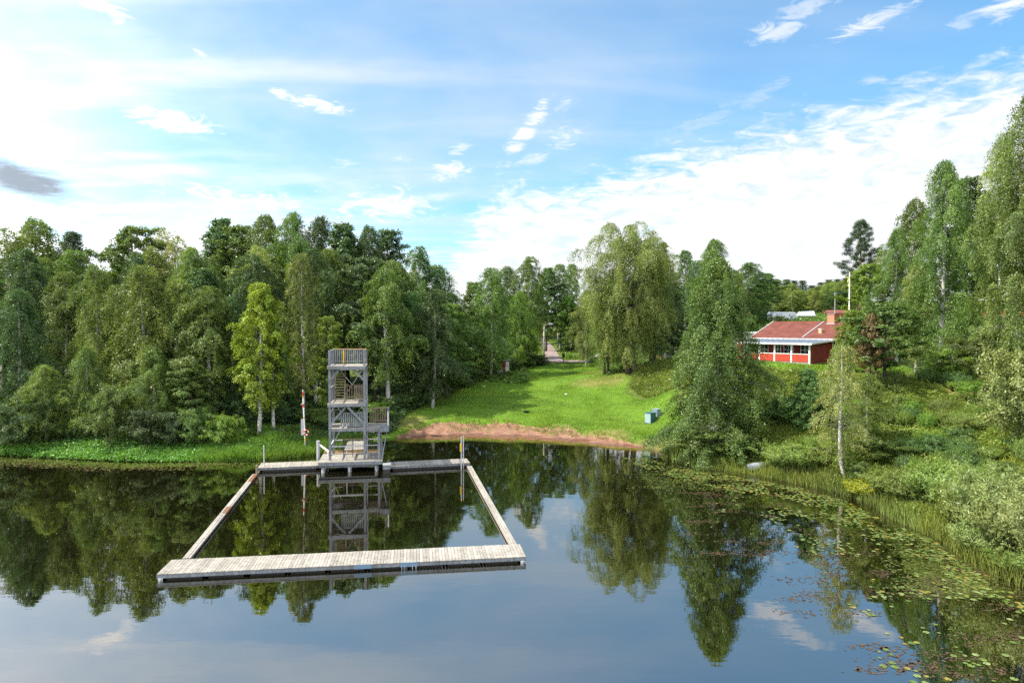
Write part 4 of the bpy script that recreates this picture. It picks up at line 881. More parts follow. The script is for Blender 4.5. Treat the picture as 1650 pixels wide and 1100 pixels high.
def tree_proto(key, Ht, R, base_t, kind, nb, nt, nl, up=.5, droop=.5, tl=1.0, sag=.6, leaf=.17, asp=.6, seed=1, bark=None, tr=.16, bend=None, jit=.13, trunks=1, lobes=.45, clumpend=False, layered=0, bare=0.0, tintlo=(.8, .85, .8), tinthi=(1.25, 1.15, 1.1)):
    rng = np.random.RandomState(seed); sf = shapef(kind)
    ph = rng.uniform(0, 6.28, 8)
    P_, O_, T_ = [], [], []; wood = MB()
    tin = np.array(tintlo); tih = np.array(tinthi)
    bases = [(0.0, 0.0, 1.0)] if trunks == 1 else [(.5 * cos(k * 6.28 / trunks + 1), .5 * sin(k * 6.28 / trunks + 1), rng.uniform(.8, 1)) for k in range(trunks)]
    wob = rng.uniform(-1, 1, 4)
    def trunkp(t, bi=0):
        bx_, by_, hh_ = bases[bi]; s_ = 1 + 1.6 * t
        return np.array([bx_ * s_ + .10 * R * (wob[0] * sin(2.5 * t) + wob[1] * .4 * sin(6 * t)), by_ * s_ + .10 * R * (wob[2] * sin(2.2 * t) + wob[3] * .4 * sin(5 * t)), t * Ht * hh_])
    for bi in range(len(bases)):
        tt = np.linspace(-.03, .97, 12); wood.tube([trunkp(t_, bi) for t_ in tt], [tr * (1.25 if t_ < 0 else 1) * (1 - t_) ** .8 + .015 for t_ in tt], 8, 1.0)
    for i in range(nb):
        t_ = base_t + (1 - base_t) * ((i + rng.uniform(0, 1)) / nb) ** .9
        if layered: t_ = base_t + (1 - base_t) * (round((t_ - base_t) / (1 - base_t) * layered) / layered) + rng.uniform(-.008, .008)
        t_ = min(t_, .985)
        tn = (t_ - base_t) / (1 - base_t); az_ = i * 2.39996 + rng.uniform(-.4, .4)
        lob = 1 + lobes * (sin(az_ * 2 + ph[0] + tn * 5) * .4 + sin(az_ * 3 + ph[1] - tn * 9) * .35 + sin(tn * 17 + ph[2] + az_) * .3)
        Lb = max(.25, R * sf(tn) * lob * rng.uniform(.72, 1.08))
        o = trunkp(t_ * .985, i % len(bases)); d_ = np.array([cos(az_), sin(az_), 0])
        s_ = np.linspace(0, 1, 7)
        path = o + d_ * (Lb * s_)[:, None] + np.array([0, 0, 1]) * (Lb * (up * s_ - droop * s_ ** 2))[:, None]
        if Lb > .5: wood.tube(path[::2], [max(.012, tr * .28 * (1 - t_ * .6) * (1 - .85 * q)) for q in s_[::2]], 4, .3 if (bark or M_birch) is M_birch else .9, cap=False)
        cl = rng.uniform(0, 1); ct = tin + (tih - tin) * cl
        m_ = max(3, int(nt * (.35 + .65 * Lb / R)))
        for k in range(m_):
            s0 = rng.uniform(.22, 1.0) ** (.45 if clumpend else .75)
            if bare and rng.rand() < bare: continue
            j = s0 * 6; j0 = min(5, int(j)); q = path[j0] + (path[j0 + 1] - path[j0]) * (j - j0)
            td = rng.normal(size=3) * np.array([1, 1, .45]) + d_ * .9; td /= np.linalg.norm(td)
            L_ = tl * rng.uniform(.4, 1.1)
            nn = max(4, int(nl * (L_ / tl) * rng.uniform(.7, 1.3)))
            u = rng.uniform(.05, 1, nn)[:, None]
            pp = q + td * (L_ * u * (1 - .35 * u)) - np.array([0, 0, 1]) * (sag * L_ * u ** 1.6)
            pp = pp + rng.normal(size=(nn, 3)) * jit
            oo = pp - trunkp(t_, i % len(bases)); oo = oo / (np.linalg.norm(oo, axis=1)[:, None] + 1e-6)
            P_.append(pp); O_.append(oo); T_.append(np.repeat((ct * rng.uniform(.88, 1.12))[None], nn, 0))
    P_ = np.concatenate(P_); O_ = np.concatenate(O_); T_ = np.concatenate(T_)
    if bend is not None:
        P_[:, :2] += np.array([bend(z_) for z_ in P_[:, 2]])
        wood.v = [(v[0] + bend(v[2])[0], v[1] + bend(v[2])[1], v[2]) for v in wood.v]
    keep = P_[:, 2] > .05; P_, O_, T_ = P_[keep], O_[keep], T_[keep]
    lm = leaves_mesh('crown', P_, O_, leaf, rng, asp, T_)
    tm = wood.mesh('trunk', bark or M_birch, True)
    r95 = np.percentile(np.hypot(P_[:, 0], P_[:, 1]), 93); top = np.percentile(P_[:, 2], 99.7)
    PROTO[key] = (lm, tm, r95, top)
def shoot_proto(key, Ht, R, ns, nl, leaf, asp, seed, spread=.55, arch=.25, low=.12, side=3):
    rng = np.random.RandomState(seed); P_, A_, O_, T_ = [], [], [], []; wood = MB()
    for i in range(ns):
        az_ = rng.uniform(0, 2 * pi); r0 = R * .55 * sqrt(rng.rand()); o = np.array([r0 * cos(az_), r0 * sin(az_), 0.0])
        lean = np.array([cos(az_), sin(az_), 0]) * (r0 / R) * spread * 1.6 + rng.normal(size=3) * np.array([.14, .14, 0]); L_ = Ht * rng.uniform(.55, 1.05) * (1 - .35 * (r0 / (R * .55)) ** 2)
        def pt(u): return o + np.array([0, 0, 1.0]) * (L_ * (u - arch * .4 * u * u)) + lean * (L_ * (u * .6 + arch * u * u))
        if i % 3 == 0: wood.tube([pt(0), pt(.4), pt(.85)], [.02, .015, .006], 4, .8, cap=False)
        ct = np.array([.8, .85, .85]) + np.array([.45, .32, .25]) * rng.rand()
        for b_ in range(side + 1):
            if b_ == 0: u = rng.uniform(low, 1, nl); pp = np.stack([pt(q) for q in u]); ax = np.repeat((pt(1) - pt(.5))[None], nl, 0)
            else:
                u0 = rng.uniform(.25, .85); q0 = pt(u0); dd = rng.normal(size=3) * np.array([.6, .6, .2]) + np.array([0, 0, .9]) + lean * .6; dd /= np.linalg.norm(dd)
                m_ = nl // 2; s_ = rng.uniform(0, 1, m_)[:, None] * L_ * .28; pp = q0 + dd * s_; ax = np.repeat(dd[None], m_, 0)
            ax = ax / np.linalg.norm(ax, axis=1)[:, None]
            P_.append(pp + rng.normal(size=pp.shape) * .05); A_.append(ax); oo = pp * np.array([1, 1, .2]); O_.append(oo / (np.linalg.norm(oo, axis=1)[:, None] + 1e-6)); T_.append(np.repeat((ct * rng.uniform(.9, 1.1))[None], len(pp), 0))
    P_ = np.concatenate(P_); A_ = np.concatenate(A_); O_ = np.concatenate(O_); T_ = np.concatenate(T_)
    lm = leaves_mesh('foliage', P_, O_, leaf, rng, asp, T_, axis=A_); tm = wood.mesh('stems', M_bark, True)
    PROTO[key] = (lm, tm, np.percentile(np.hypot(P_[:, 0], P_[:, 1]), 93), np.percentile(P_[:, 2], 99.5))
import time; T0 = time.time()
B = dict(bark=M_birch); K = dict(bark=M_bark)
tree_proto('birch1', 15, 2.6, .14, 'egg', 95, 14, 64, .75, .6, 1.15, 1.05, .125, .62, 11, **B, lobes=.6, jit=.09)
tree_proto('birch2', 15, 2.3, .22, 'egg', 80, 13, 64, .9, .65, 1.1, 1.2, .125, .62, 12, **B, lobes=.75, jit=.09)
tree_proto('birch3', 15, 2.8, .10, 'egg', 100, 14, 60, .6, .65, 1.25, 1.05, .125, .62, 13, **B, lobes=.8, jit=.10)
tree_proto('slim1', 15, 1.7, .2, 'col', 95, 10, 54, .9, .55, .9, .95, .12, .6, 14, **B, lobes=.6, jit=.08)
tree_proto('slim2', 15, 1.9, .25, 'egg', 75, 11, 54, 1.0, .65, .95, 1.1, .12, .6, 15, **B, lobes=.7, jit=.08)
tree_proto('sparse', 15, 2.0, .45, 'egg', 55, 8, 36, 1.1, .5, .9, .9, .13, .6, 16, **B, lobes=.7, bare=.25, jit=.08)
tree_proto('aspen1', 15, 2.5, .2, 'egg', 85, 14, 50, .9, .35, .8, .25, .155, .8, 17, **K, lobes=.7, jit=.11)
tree_proto('aspen2', 15, 2.8, .12, 'round', 90, 15, 50, .8, .35, .85, .3, .155, .8, 18, **K, lobes=.7, jit=.11)
tree_proto('yellow', 15, 2.2, .2, 'egg', 100, 13, 54, .85, .5, .9, .8, .14, .7, 19, **B, lobes=.6, jit=.09)
tree_proto('weep', 18, 5.0, .14, 'top', 130, 30, 56, 1.1, .75, 1.8, 1.3, .15, .5, 20, bark=M_bark, tr=.3, trunks=3, lobes=.7, jit=.12)
tree_proto('weepslim', 18, 3.6, .10, 'egg', 110, 22, 56, .95, .7, 1.45, 1.2, .14, .5, 21, **B, tr=.22, lobes=.85, jit=.11)
tree_proto('conical', 15, 3.7, .02, 'cone', 150, 23, 74, .40, .6, 1.1, 1.1, .115, .55, 22, **B, tr=.18, lobes=.42, jit=.10)
tree_proto('leaning', 11, 2.1, .16, 'egg', 74, 12, 44, .8, .65, .95, 1.0, .085, .65, 23, **B, tr=.12, lobes=.75, jit=.07, bare=.12, bend=lambda z_: (-.55 * (1 - math.exp(-z_ / 1.2)) * 1.0, .0))
tree_proto('maple', 9, 2.6, .26, 'egg', 60, 13, 44, .6, .25, .7, .1, .15, .9, 24, **K, lobes=.8, tr=.12, bare=.1, jit=.1)
tree_proto('spruce', 16, 2.6, .08, 'cone', 190, 14, 30, .05, .35, .55, .45, .17, .28, 25, **K, lobes=.3, layered=24, jit=.07)
tree_proto('firtop', 14, 1.6, .1, 'cone', 110, 9, 24, .05, .3, .5, .4, .2, .35, 26, **K, lobes=.3)
tree_proto('pine', 15, 2.9, .25, 'egg', 85, 24, 40, .45, .2, .55, .0, .20, .28, 27, bark=M_pine, lobes=.6, clumpend=True, jit=.16)
tree_proto('bush1', 3.2, 1.9, .02, 'bush', 70, 12, 44, .9, .35, .6, .3, .095, .6, 28, **K, tr=.05, lobes=.65, jit=.07)
tree_proto('bush2', 2.6, 1.5, .02, 'bush', 60, 12, 40, 1.2, .4, .5, .2, .085, .5, 29, **K, tr=.04, lobes=.7, jit=.06)
shoot_proto('willow', 3.0, 1.5, 190, 80, .12, .24, 30, side=4)
shoot_proto('willow2', 3.0, 1.4, 130, 60, .11, .35, 40, spread=.8, side=5)
tree_proto('smallconical', 6, 1.5, .03, 'cone', 90, 12, 46, .6, .4, .5, .4, .095, .6, 31, **K, tr=.07, lobes=.45, jit=.08)
tree_proto('sapling', 5, 1.0, .3, 'egg', 40, 8, 22, .9, .4, .5, .4, .12, .65, 32, **B, tr=.05)
print('protos', time.time() - T0, sum(len(p[0].polygons) for p in PROTO.values()))
nT = 0
def plant(proto, X, Y, wid, ht, tone, label, cat='tree', name='birch_tree', group=None, zb=None, rz=None):
    """wid = full crown width in metres, ht = height in metres"""
    global nT; nT += 1
    lm, tm, r95, top = PROTO[proto]
    if zb is None: zb = h1(X, Y)
    t_ = empty(name, (X, Y, zb - .05), label, cat, group, rz=random.uniform(0, 6.28) if rz is None else rz)
    sx = wid / (2 * r95); t_.scale = (sx, sx, ht / top)
    cr_ = bpy.data.objects.new('crown' if cat != 'bush' else 'foliage', lm); C.objects.link(cr_); cr_.parent = t_
    if not lm.materials: lm.materials.append(L['mid'])
    cr_.material_slots[0].link = 'OBJECT'; cr_.material_slots[0].material = L[tone]
    tk = bpy.data.objects.new('trunk' if cat != 'bush' else 'stems', tm); C.objects.link(tk); tk.parent = t_
    return t_
def T(px, py, D, proto, w, tone, label, cat='tree', name='birch_tree', group=None, rz=None, zb=None):
    q = at(px, py, D); z0 = h1(q[0], D) if zb is None else zb
    if D > 79 and px < 760: w *= 1.28
    return plant(proto, q[0], D, w * D / F, q[2] - z0, tone, label, cat, name, group, zb=z0, rz=rz)
# ---- left forest, front row
A_ = 'aspen_tree'; Bt = 'birch_tree'
T(25, 468, 61, 'birch3', 130, 'dark', 'dark leafy birch at the left edge of the photo above the reedy shore')
T(100, 440, 66, 'birch1', 100, 'mid', 'mid green birch between the left edge and the broad olive birches')
T(150, 428, 62, 'birch3', 105, 'olive', 'olive birch with a tilted white trunk near the left edge')
T(222, 430, 60, 'birch3', 150, 'olive', 'broadest olive yellow birch of the left forest front row')
T(285, 452, 61, 'birch1', 110, 'olive', 'olive birch directly right of the broadest birch')
T(335, 462, 59.5, 'birch2', 105, 'mid', 'rounded green birch above the dark shore bushes')
T(372, 480, 62, 'birch1', 80, 'dark', 'dark birch squeezed against the yellow green birch')
T(415, 457, 57.6, 'yellow', 78, 'yellow', 'bright yellow green birch with white trunk left of the diving tower', rz=1.0)
T(440, 520, 59, 'slim2', 60, 'mid', 'low birch with leaning white trunk right of the yellow green one')
T(487, 410, 62, 'slim1', 64, 'olive', 'tall slim birch between the yellow green birch and the tower')
T(527, 510, 66, 'aspen2', 62, 'bright', 'rounded bright green tree just behind the top of the diving tower', name=A_)
T(625, 432, 70, 'birch2', 100, 'mid', 'tall birch with visible white trunk right of the diving tower')
T(662, 470, 74, 'birch1', 80, 'cool', 'dark green birch right of the tall white trunked one')
T(691, 526, 76, 'slim2', 66, 'mid', 'young birch with thin white trunk at the left edge of the lawn')
T(722, 470, 84, 'birch2', 80, 'dark', 'dark birch above the bushes on the left lawn edge')
T(790, 433, 92, 'birch3', 100, 'mid', 'broad birch with thick white trunk beside the red shed', rz=.5)
T(850, 415, 104, 'birch1', 66, 'mid', 'tall narrow birch left of the gravel path')
T(835, 470, 99, 'birch3', 64, 'bright', 'bright green birch above the pale plank bench')
# second and third row
T(3, 368, 82, 'sparse', 80, 'olive', 'thin topped birch at the far left edge of the forest')
T(62, 354, 86, 'birch2', 90, 'olive', 'tallest birch in the far left part of the forest')
T(116, 374, 92, 'pine', 60, 'pine', 'dark pine crown standing out beside the tallest left birch', name='pine_tree')
T(110, 405, 80, 'birch1', 80, 'mid', 'birch in front of the dark pine crown')
T(213, 366, 86, 'aspen2', 80, 'mid', 'round topped aspen rising above the olive birches', name=A_)
T(258, 366, 90, 'sparse', 60, 'pale', 'sparse greyish birch right of the round topped aspen')
T(290, 382, 86, 'sparse', 60, 'pale', 'sparse low birch top between aspen and dark tops')
T(245, 400, 76, 'birch3', 100, 'olive', 'olive birch in the second row above the broadest birch')
T(310, 400, 74, 'birch1', 100, 'olive', 'olive green birch in the second row of the left forest')
T(350, 354, 90, 'aspen1', 74, 'dark', 'dark aspen top with ragged outline left of the highest birches', name=A_)
T(388, 364, 88, 'aspen1', 70, 'mid', 'mid green aspen beside the ragged dark aspen', name=A_)
T(424, 349, 86, 'birch2', 76, 'mid', 'high birch top behind the yellow green birch')
T(415, 398, 72, 'slim2', 90, 'pale', 'pale greyish birch directly behind the yellow green birch')
T(470, 345, 83, 'birch3', 90, 'mid', 'highest leafy birch of the left forest skyline')
T(519, 352, 86, 'birch2', 66, 'dark', 'dark high birch right of the highest leafy birch')
T(560, 362, 84, 'aspen1', 76, 'dark', 'dark bluish aspen behind the diving tower', name=A_)
T(598, 366, 86, 'birch2', 66, 'dark', 'dark birch top at the right shoulder of the high trees')
T(628, 372, 92, 'aspen1', 60, 'dark', 'last high dark aspen before the skyline drops', name=A_)
T(672, 398, 86, 'slim2', 60, 'cool', 'thin dark birch standing alone above the sloping skyline')
T(702, 428, 88, 'birch2', 66, 'cool', 'birch on the falling skyline above the lawn bushes')
T(735, 496, 94, 'birch1', 60, 'mid', 'low birch at the dip of the skyline')
T(765, 455, 102, 'aspen1', 54, 'mid', 'aspen just left of the broad white trunked birch', name=A_)
T(815, 430, 112, 'birch2', 60, 'cool', 'birch top between the two tall birches by the path')
T(880, 432, 124, 'aspen1', 50, 'cool', 'left one of the twin bluish aspens behind the street lamps', name=A_)
T(903, 426, 126, 'slim1', 44, 'mid', 'middle slim tree of the group behind the street lamps')
T(922, 426, 130, 'slim1', 42, 'cool', 'rightmost slim bluish tree behind the street lamps')
T(915, 478, 124, 'maple', 40, 'bright', 'leafy maple with yellowish top right above the street lamps', name='maple_tree')
T(925, 490, 126, 'spruce', 64, 'dark', 'dark spruce behind the farther street lamp', name='spruce_tree')
T(945, 468, 124, 'spruce', 44, 'dark', 'dark spruce left of the pale leaning birch', name='spruce_tree')
T(884, 520, 150, 'bush1', 38, 'yelbush', 'bright yellow green shrub at the bend of the gravel path', cat='bush', name='shrub')
T(850, 490, 138, 'aspen2', 36, 'dark', 'dark tree where the gravel path disappears', name=A_)
T(945, 470, 100, 'weepslim', 48, 'weep', 'pale birch with thin white trunk leaning beside the big weeping birch')
# deep interior rows: nothing tells them apart
rng = np.random.RandomState(5)
DEEP = 'dark tree crowded deep inside the left forest behind the front birches'
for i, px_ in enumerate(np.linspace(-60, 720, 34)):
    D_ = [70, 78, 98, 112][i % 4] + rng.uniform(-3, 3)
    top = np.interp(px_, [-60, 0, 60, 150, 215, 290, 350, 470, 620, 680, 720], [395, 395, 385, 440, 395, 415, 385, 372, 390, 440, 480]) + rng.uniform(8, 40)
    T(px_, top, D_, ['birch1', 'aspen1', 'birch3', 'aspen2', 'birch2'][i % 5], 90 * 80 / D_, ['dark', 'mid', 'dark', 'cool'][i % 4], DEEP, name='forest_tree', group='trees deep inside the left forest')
GAP = 'small distant tree in the dip of the skyline beyond the lawn'
for px_, py_, D_ in ((745, 505, 150), (728, 515, 160), (758, 498, 140), (775, 500, 135), (800, 480, 140), (830, 478, 150), (858, 470, 160), (845, 500, 180)):
    T(px_, py_, D_, ['aspen1', 'spruce', 'birch1'][int(px_) % 3], 60, 'mid', GAP, name='distant_tree', group='distant trees beyond the lawn')
# outside the left border: they throw the shade and stand in for the rest of the wood
for X, Y, hh in ((-58, 58, 15), (-66, 64, 19), (-76, 58, 16), (-84, 66, 20), (-62, 78, 20), (-95, 60, 18), (-74, 84, 21)):
    plant(['birch3', 'aspen2', 'birch1'][int(hh) % 3], X, Y, 7, hh, 'mid', 'birch of the same wood continuing beyond the left edge of the photo', name='forest_tree', group='trees beyond the left edge')
# ---- bushes on the left shore
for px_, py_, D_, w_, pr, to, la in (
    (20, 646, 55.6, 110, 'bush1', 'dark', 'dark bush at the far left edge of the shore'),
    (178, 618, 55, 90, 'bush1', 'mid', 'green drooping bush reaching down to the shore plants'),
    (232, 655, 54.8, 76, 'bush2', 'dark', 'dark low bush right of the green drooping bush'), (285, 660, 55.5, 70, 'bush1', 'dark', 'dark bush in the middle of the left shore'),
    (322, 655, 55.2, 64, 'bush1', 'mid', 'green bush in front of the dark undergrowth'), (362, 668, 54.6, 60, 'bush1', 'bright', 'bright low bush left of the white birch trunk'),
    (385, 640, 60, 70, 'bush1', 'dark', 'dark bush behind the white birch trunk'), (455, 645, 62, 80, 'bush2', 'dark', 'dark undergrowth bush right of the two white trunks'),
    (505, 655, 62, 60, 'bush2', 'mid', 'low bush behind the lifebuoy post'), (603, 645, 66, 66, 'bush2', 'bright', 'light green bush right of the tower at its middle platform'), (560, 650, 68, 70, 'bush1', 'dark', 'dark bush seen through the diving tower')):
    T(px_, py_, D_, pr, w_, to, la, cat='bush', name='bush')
T(72, 588, 57, 'birch3', 92, 'olive', 'low olive birch with foliage down to the shore plants at the left', name='birch_tree')
T(136, 560, 57.5, 'birch3', 84, 'mid', 'low green birch beside the drooping bush on the left shore', name='birch_tree')
T(252, 560, 57, 'birch3', 90, 'mid', 'low leafy birch with branches hanging to the ground on the left shore', name='birch_tree')
T(306, 585, 57, 'aspen2', 76, 'mid', 'low round tree in front of the mid green birches', name='young_tree')
# bushes along the left edge of the lawn
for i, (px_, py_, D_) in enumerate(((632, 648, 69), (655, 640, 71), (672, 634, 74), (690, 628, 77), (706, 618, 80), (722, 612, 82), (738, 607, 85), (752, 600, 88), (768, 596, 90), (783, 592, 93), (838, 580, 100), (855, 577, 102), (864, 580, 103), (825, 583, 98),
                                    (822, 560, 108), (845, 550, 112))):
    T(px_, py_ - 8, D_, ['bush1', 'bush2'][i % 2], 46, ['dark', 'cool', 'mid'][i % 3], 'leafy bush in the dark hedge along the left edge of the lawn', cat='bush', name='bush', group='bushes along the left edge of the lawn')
# ---- centre and right
T(1020, 360, 85, 'weep', 138, 'weep', 'huge weeping birch with hanging curtains right of the lawn', rz=2.0)
T(978, 428, 87, 'weep', 74, 'weep', 'left lower half of the weeping birch pair by the lawn', rz=4.0)
T(1052, 415, 90, 'weep', 70, 'mid', 'shaded weeping birch behind the right side of the huge one')
T(1066, 392, 96, 'spruce', 66, 'pine', 'dark spruce whose top shows right of the huge weeping birch', name='spruce_tree')
T(1085, 455, 98, 'spruce', 56, 'dark', 'lower dark spruce behind the huge weeping birch', name='spruce_tree')
T(1104, 404, 112, 'slim1', 50, 'cool', 'slim tree between the weeping birch and the conical birch')
T(1155, 386, 100, 'birch2', 70, 'mid', 'tall birch whose top rises behind the conical birch')
T(1128, 420, 108, 'birch1', 50, 'cool', 'bluish birch behind the left shoulder of the conical birch')
T(1205, 424, 96, 'birch1', 76, 'cool', 'bluish green birch right of the conical birch')
T(1185, 440, 92, 'birch3', 60, 'mid', 'birch peeping out between conical birch and garage')
T(1236, 440, 104, 'aspen2', 50, 'cool', 'dark rounded tree left of the caravan', name=A_)
T(1150, 420, 52.6, 'conical', 166, 'cone', 'big conical birch with drooping leaves standing on the shore', rz=.8)
T(1385, 355, 96, 'pine', 56, 'pine', 'solitary dark pine with layered crown behind the red house', name='pine_tree')
FAR = 'small distant tree in the tree line behind the red house'
for i in range(34):
    px_ = 1225 + i * 4.6 + rng.uniform(-3, 3); k = i % 3
    T(px_, np.interp(px_, [1225, 1260, 1310, 1345, 1385], [450, 449, 458, 448, 446]) + rng.uniform(-2, 8) + (6 if k else -6), [170, 135, 124][k] + rng.uniform(-6, 6), ['firtop', 'birch2', 'birch3'][k], [30, 44, 40][k], ['pine', 'olive', 'weep'][k], FAR, name='distant_tree', group='distant tree line behind the red house')
for i in range(10): 
    px_ = 1075 + i * 17 + rng.uniform(-4, 4); T(px_, 455 + rng.uniform(-10, 20), 135 + rng.uniform(-10, 10), ['aspen1', 'spruce'][i % 2], 44, 'dark', 'distant dark tree glimpsed behind the conical birch', name='distant_tree', group='distant trees behind the conical birch')
T(1352, 468, 112, 'aspen2', 50, 'dark', 'dark rounded tree behind the antenna mast', name=A_)
T(1236, 500, 101, 'bush1', 34, 'dark', 'dark bush hiding the left end of the caravan', cat='bush', name='bush')
T(1255, 508, 95, 'bush2', 26, 'pale', 'pale bush in front of the caravan', cat='bush', name='bush')
# right grove
T(1402, 425, 74, 'aspen2', 78, 'bright', 'bright leafy tree right of the flagpole', name=A_)
T(1428, 404, 82, 'sparse', 50, 'pale', 'thin birch top left of the tall right grove')
T(1447, 370, 70, 'weepslim', 80, 'mid', 'drooping birch at the left side of the right grove')
T(1480, 322, 72, 'birch2', 84, 'mid', 'second birch from the left in the right grove')
T(1478, 420, 64, 'weepslim', 66, 'weep', 'lower drooping birch in front of the right grove')
T(1520, 262, 61, 'weepslim', 116, 'mid', 'tall birch with long white trunk in the right grove', rz=2.2)
T(1562, 286, 68, 'aspen1', 84, 'dark', 'dark tall tree between the two tall birches of the right grove', name=A_)
T(1590, 330, 72, 'aspen1', 90, 'dark', 'shaded tree deep in the right grove', name=A_)
T(1612, 226, 56, 'weepslim', 98, 'weep', 'weeping birch left of the tallest one at the right edge')
T(1660, 150, 51, 'weepslim', 140, 'mid', 'tallest weeping birch cut by the right edge of the photo', rz=1.2)
T(1720, 160, 50, 'weepslim', 150, 'weep', 'weeping birch standing beyond the right edge', group='trees beyond the right edge')
T(1780, 260, 44, 'birch3', 160, 'mid', 'leafy birch standing beyond the right edge', group='trees beyond the right edge')
T(1428, 488, 55, 'maple', 118, 'maple', 'maple with reddish top leaves in front of the right grove', name='maple_tree', rz=.3)
T(1405, 505, 54.0, 'maple', 46, 'red', 'small red leaved maple crown left of the big maple', name='maple_tree')
T(1372, 500, 62, 'smallconical', 54, 'bright', 'bright green young tree in front of the right end of the house', name='young_tree')
T(1366, 555, 43.5, 'leaning', 112, 'pale', 'slender pale birch with curved white trunk leaning at the waterline', rz=0)
T(1395, 600, 46, 'slim2', 60, 'olive', 'second thin birch stem just behind the curved waterline birch')
T(1303, 594, 50.5, 'smallconical', 66, 'cool', 'small dark green conical tree right of the conical birch', name='young_tree')
T(1258, 640, 52, 'bush1', 84, 'cool', 'rounded dark bush between the conical birch and the small dark tree', cat='bush', name='bush')
for px_, py_, D_, w_, pr, to, la in (
    (1530, 560, 56, 90, 'bush1', 'bright', 'bright bush left in the row of leafy maples on the bank'), (1575, 545, 55, 110, 'bush1', 'maple', 'dark leafy bush in the middle of the bank row'),
    (1610, 530, 56, 110, 'bush1', 'mid', 'tall leafy bush under the weeping birches at the right'), (1500, 590, 58, 60, 'bush1', 'cool', 'small dark bush below the tall white trunk'),
    (1660, 580, 40, 116, 'bush1', 'silver', 'greyish willow high on the bank at the right edge'), (1690, 560, 38, 170, 'bush1', 'silver', 'pale grey green bush cut by the right edge'),
    (1160, 690, 51.3, 110, 'bush2', 'mid', 'low leafy bush at the foot of the conical birch'), (1115, 700, 52.5, 60, 'bush2', 'reed', 'pale low bush left of the conical birch foot'), (1205, 705, 50.3, 80, 'bush2', 'dark', 'dark low bush right of the conical birch foot'),
    (1280, 712, 47.2, 90, 'willow', 'reed', 'fresh green willow bush beside the upturned boat'), (1320, 708, 46.5, 76, 'bush2', 'fern', 'yellowish green bush left of the curved birch'), (1420, 706, 44, 100, 'bush2', 'mid', 'rounded green bush right of the curved birch'),
    (1400, 772, 41.2, 66, 'willow', 'yelbush', 'bright yellow green bush at the waterline'), (1445, 755, 40, 92, 'willow', 'reed', 'green willow right of the yellow green bush'),
    (1490, 752, 38, 100, 'willow', 'olive', 'broad green willow bush on the right shore'), (1535, 742, 36, 118, 'willow', 'reed', 'fresh green willow bush on the right shore'),
    (1580, 778, 33, 110, 'willow', 'reed', 'green willow left of the big silvery one'), (1622, 752, 31, 150, 'willow', 'silver', 'big silvery willow bush leaning over the water'),
    (1668, 790, 29, 150, 'willow', 'silver', 'silvery willow cut by the right edge'), (1600, 835, 30.2, 110, 'willow2', 'silver', 'low silvery bush touching the lily pads'), (1660, 880, 28.2, 110, 'willow', 'olive', 'olive willow at the lower right corner of the shore')):
    T(px_, py_, D_, pr, w_, to, la, cat='bush', name='bush')
# bank shrubs, countable: individual bushes
BK = 'leafy bush among many covering the steep right bank'
for i in range(110):
    for tr_ in range(30):
        X = rng.uniform(20, 46); Y = rng.uniform(30, 58)
        px_ = 825 + F * X / Y
        zz_ = h1(X, Y)
        if 1290 < px_ < 1760 and .35 < zz_ < 5.8 and not (Y > 55 and px_ < 1400): break
    k = i % 5
    w_ = rng.uniform(1.0, 2.1); plant(['bush1', 'bush2', 'willow2', 'willow', 'willow2'][k], X, Y, w_, rng.uniform(.7, 1.6), ['olive', 'mid', 'fern', 'cool', 'bright', 'reed', 'reed'][i % 7], BK, 'bush', 'bush', 'bushes covering the right bank', zb=zz_)
# behind the camera side: right shore continues
for i in range(14):
    Y = 24 - i * 4; X = float(np.interp(-Y, [-29, -20, -8, 10, 40], [20.6, 22.5, 25, 28, 32])) + rng.uniform(2, 6)
    plant(['birch1', 'willow', 'birch3'][i % 3], X, Y, 5 if i % 3 != 1 else 3, 9 if i % 3 != 1 else 2.5, 'mid', 'tree on the right shore outside the frame', name='shore_tree', group='trees on the right shore outside the frame')
print('trees', nT, time.time() - T0)

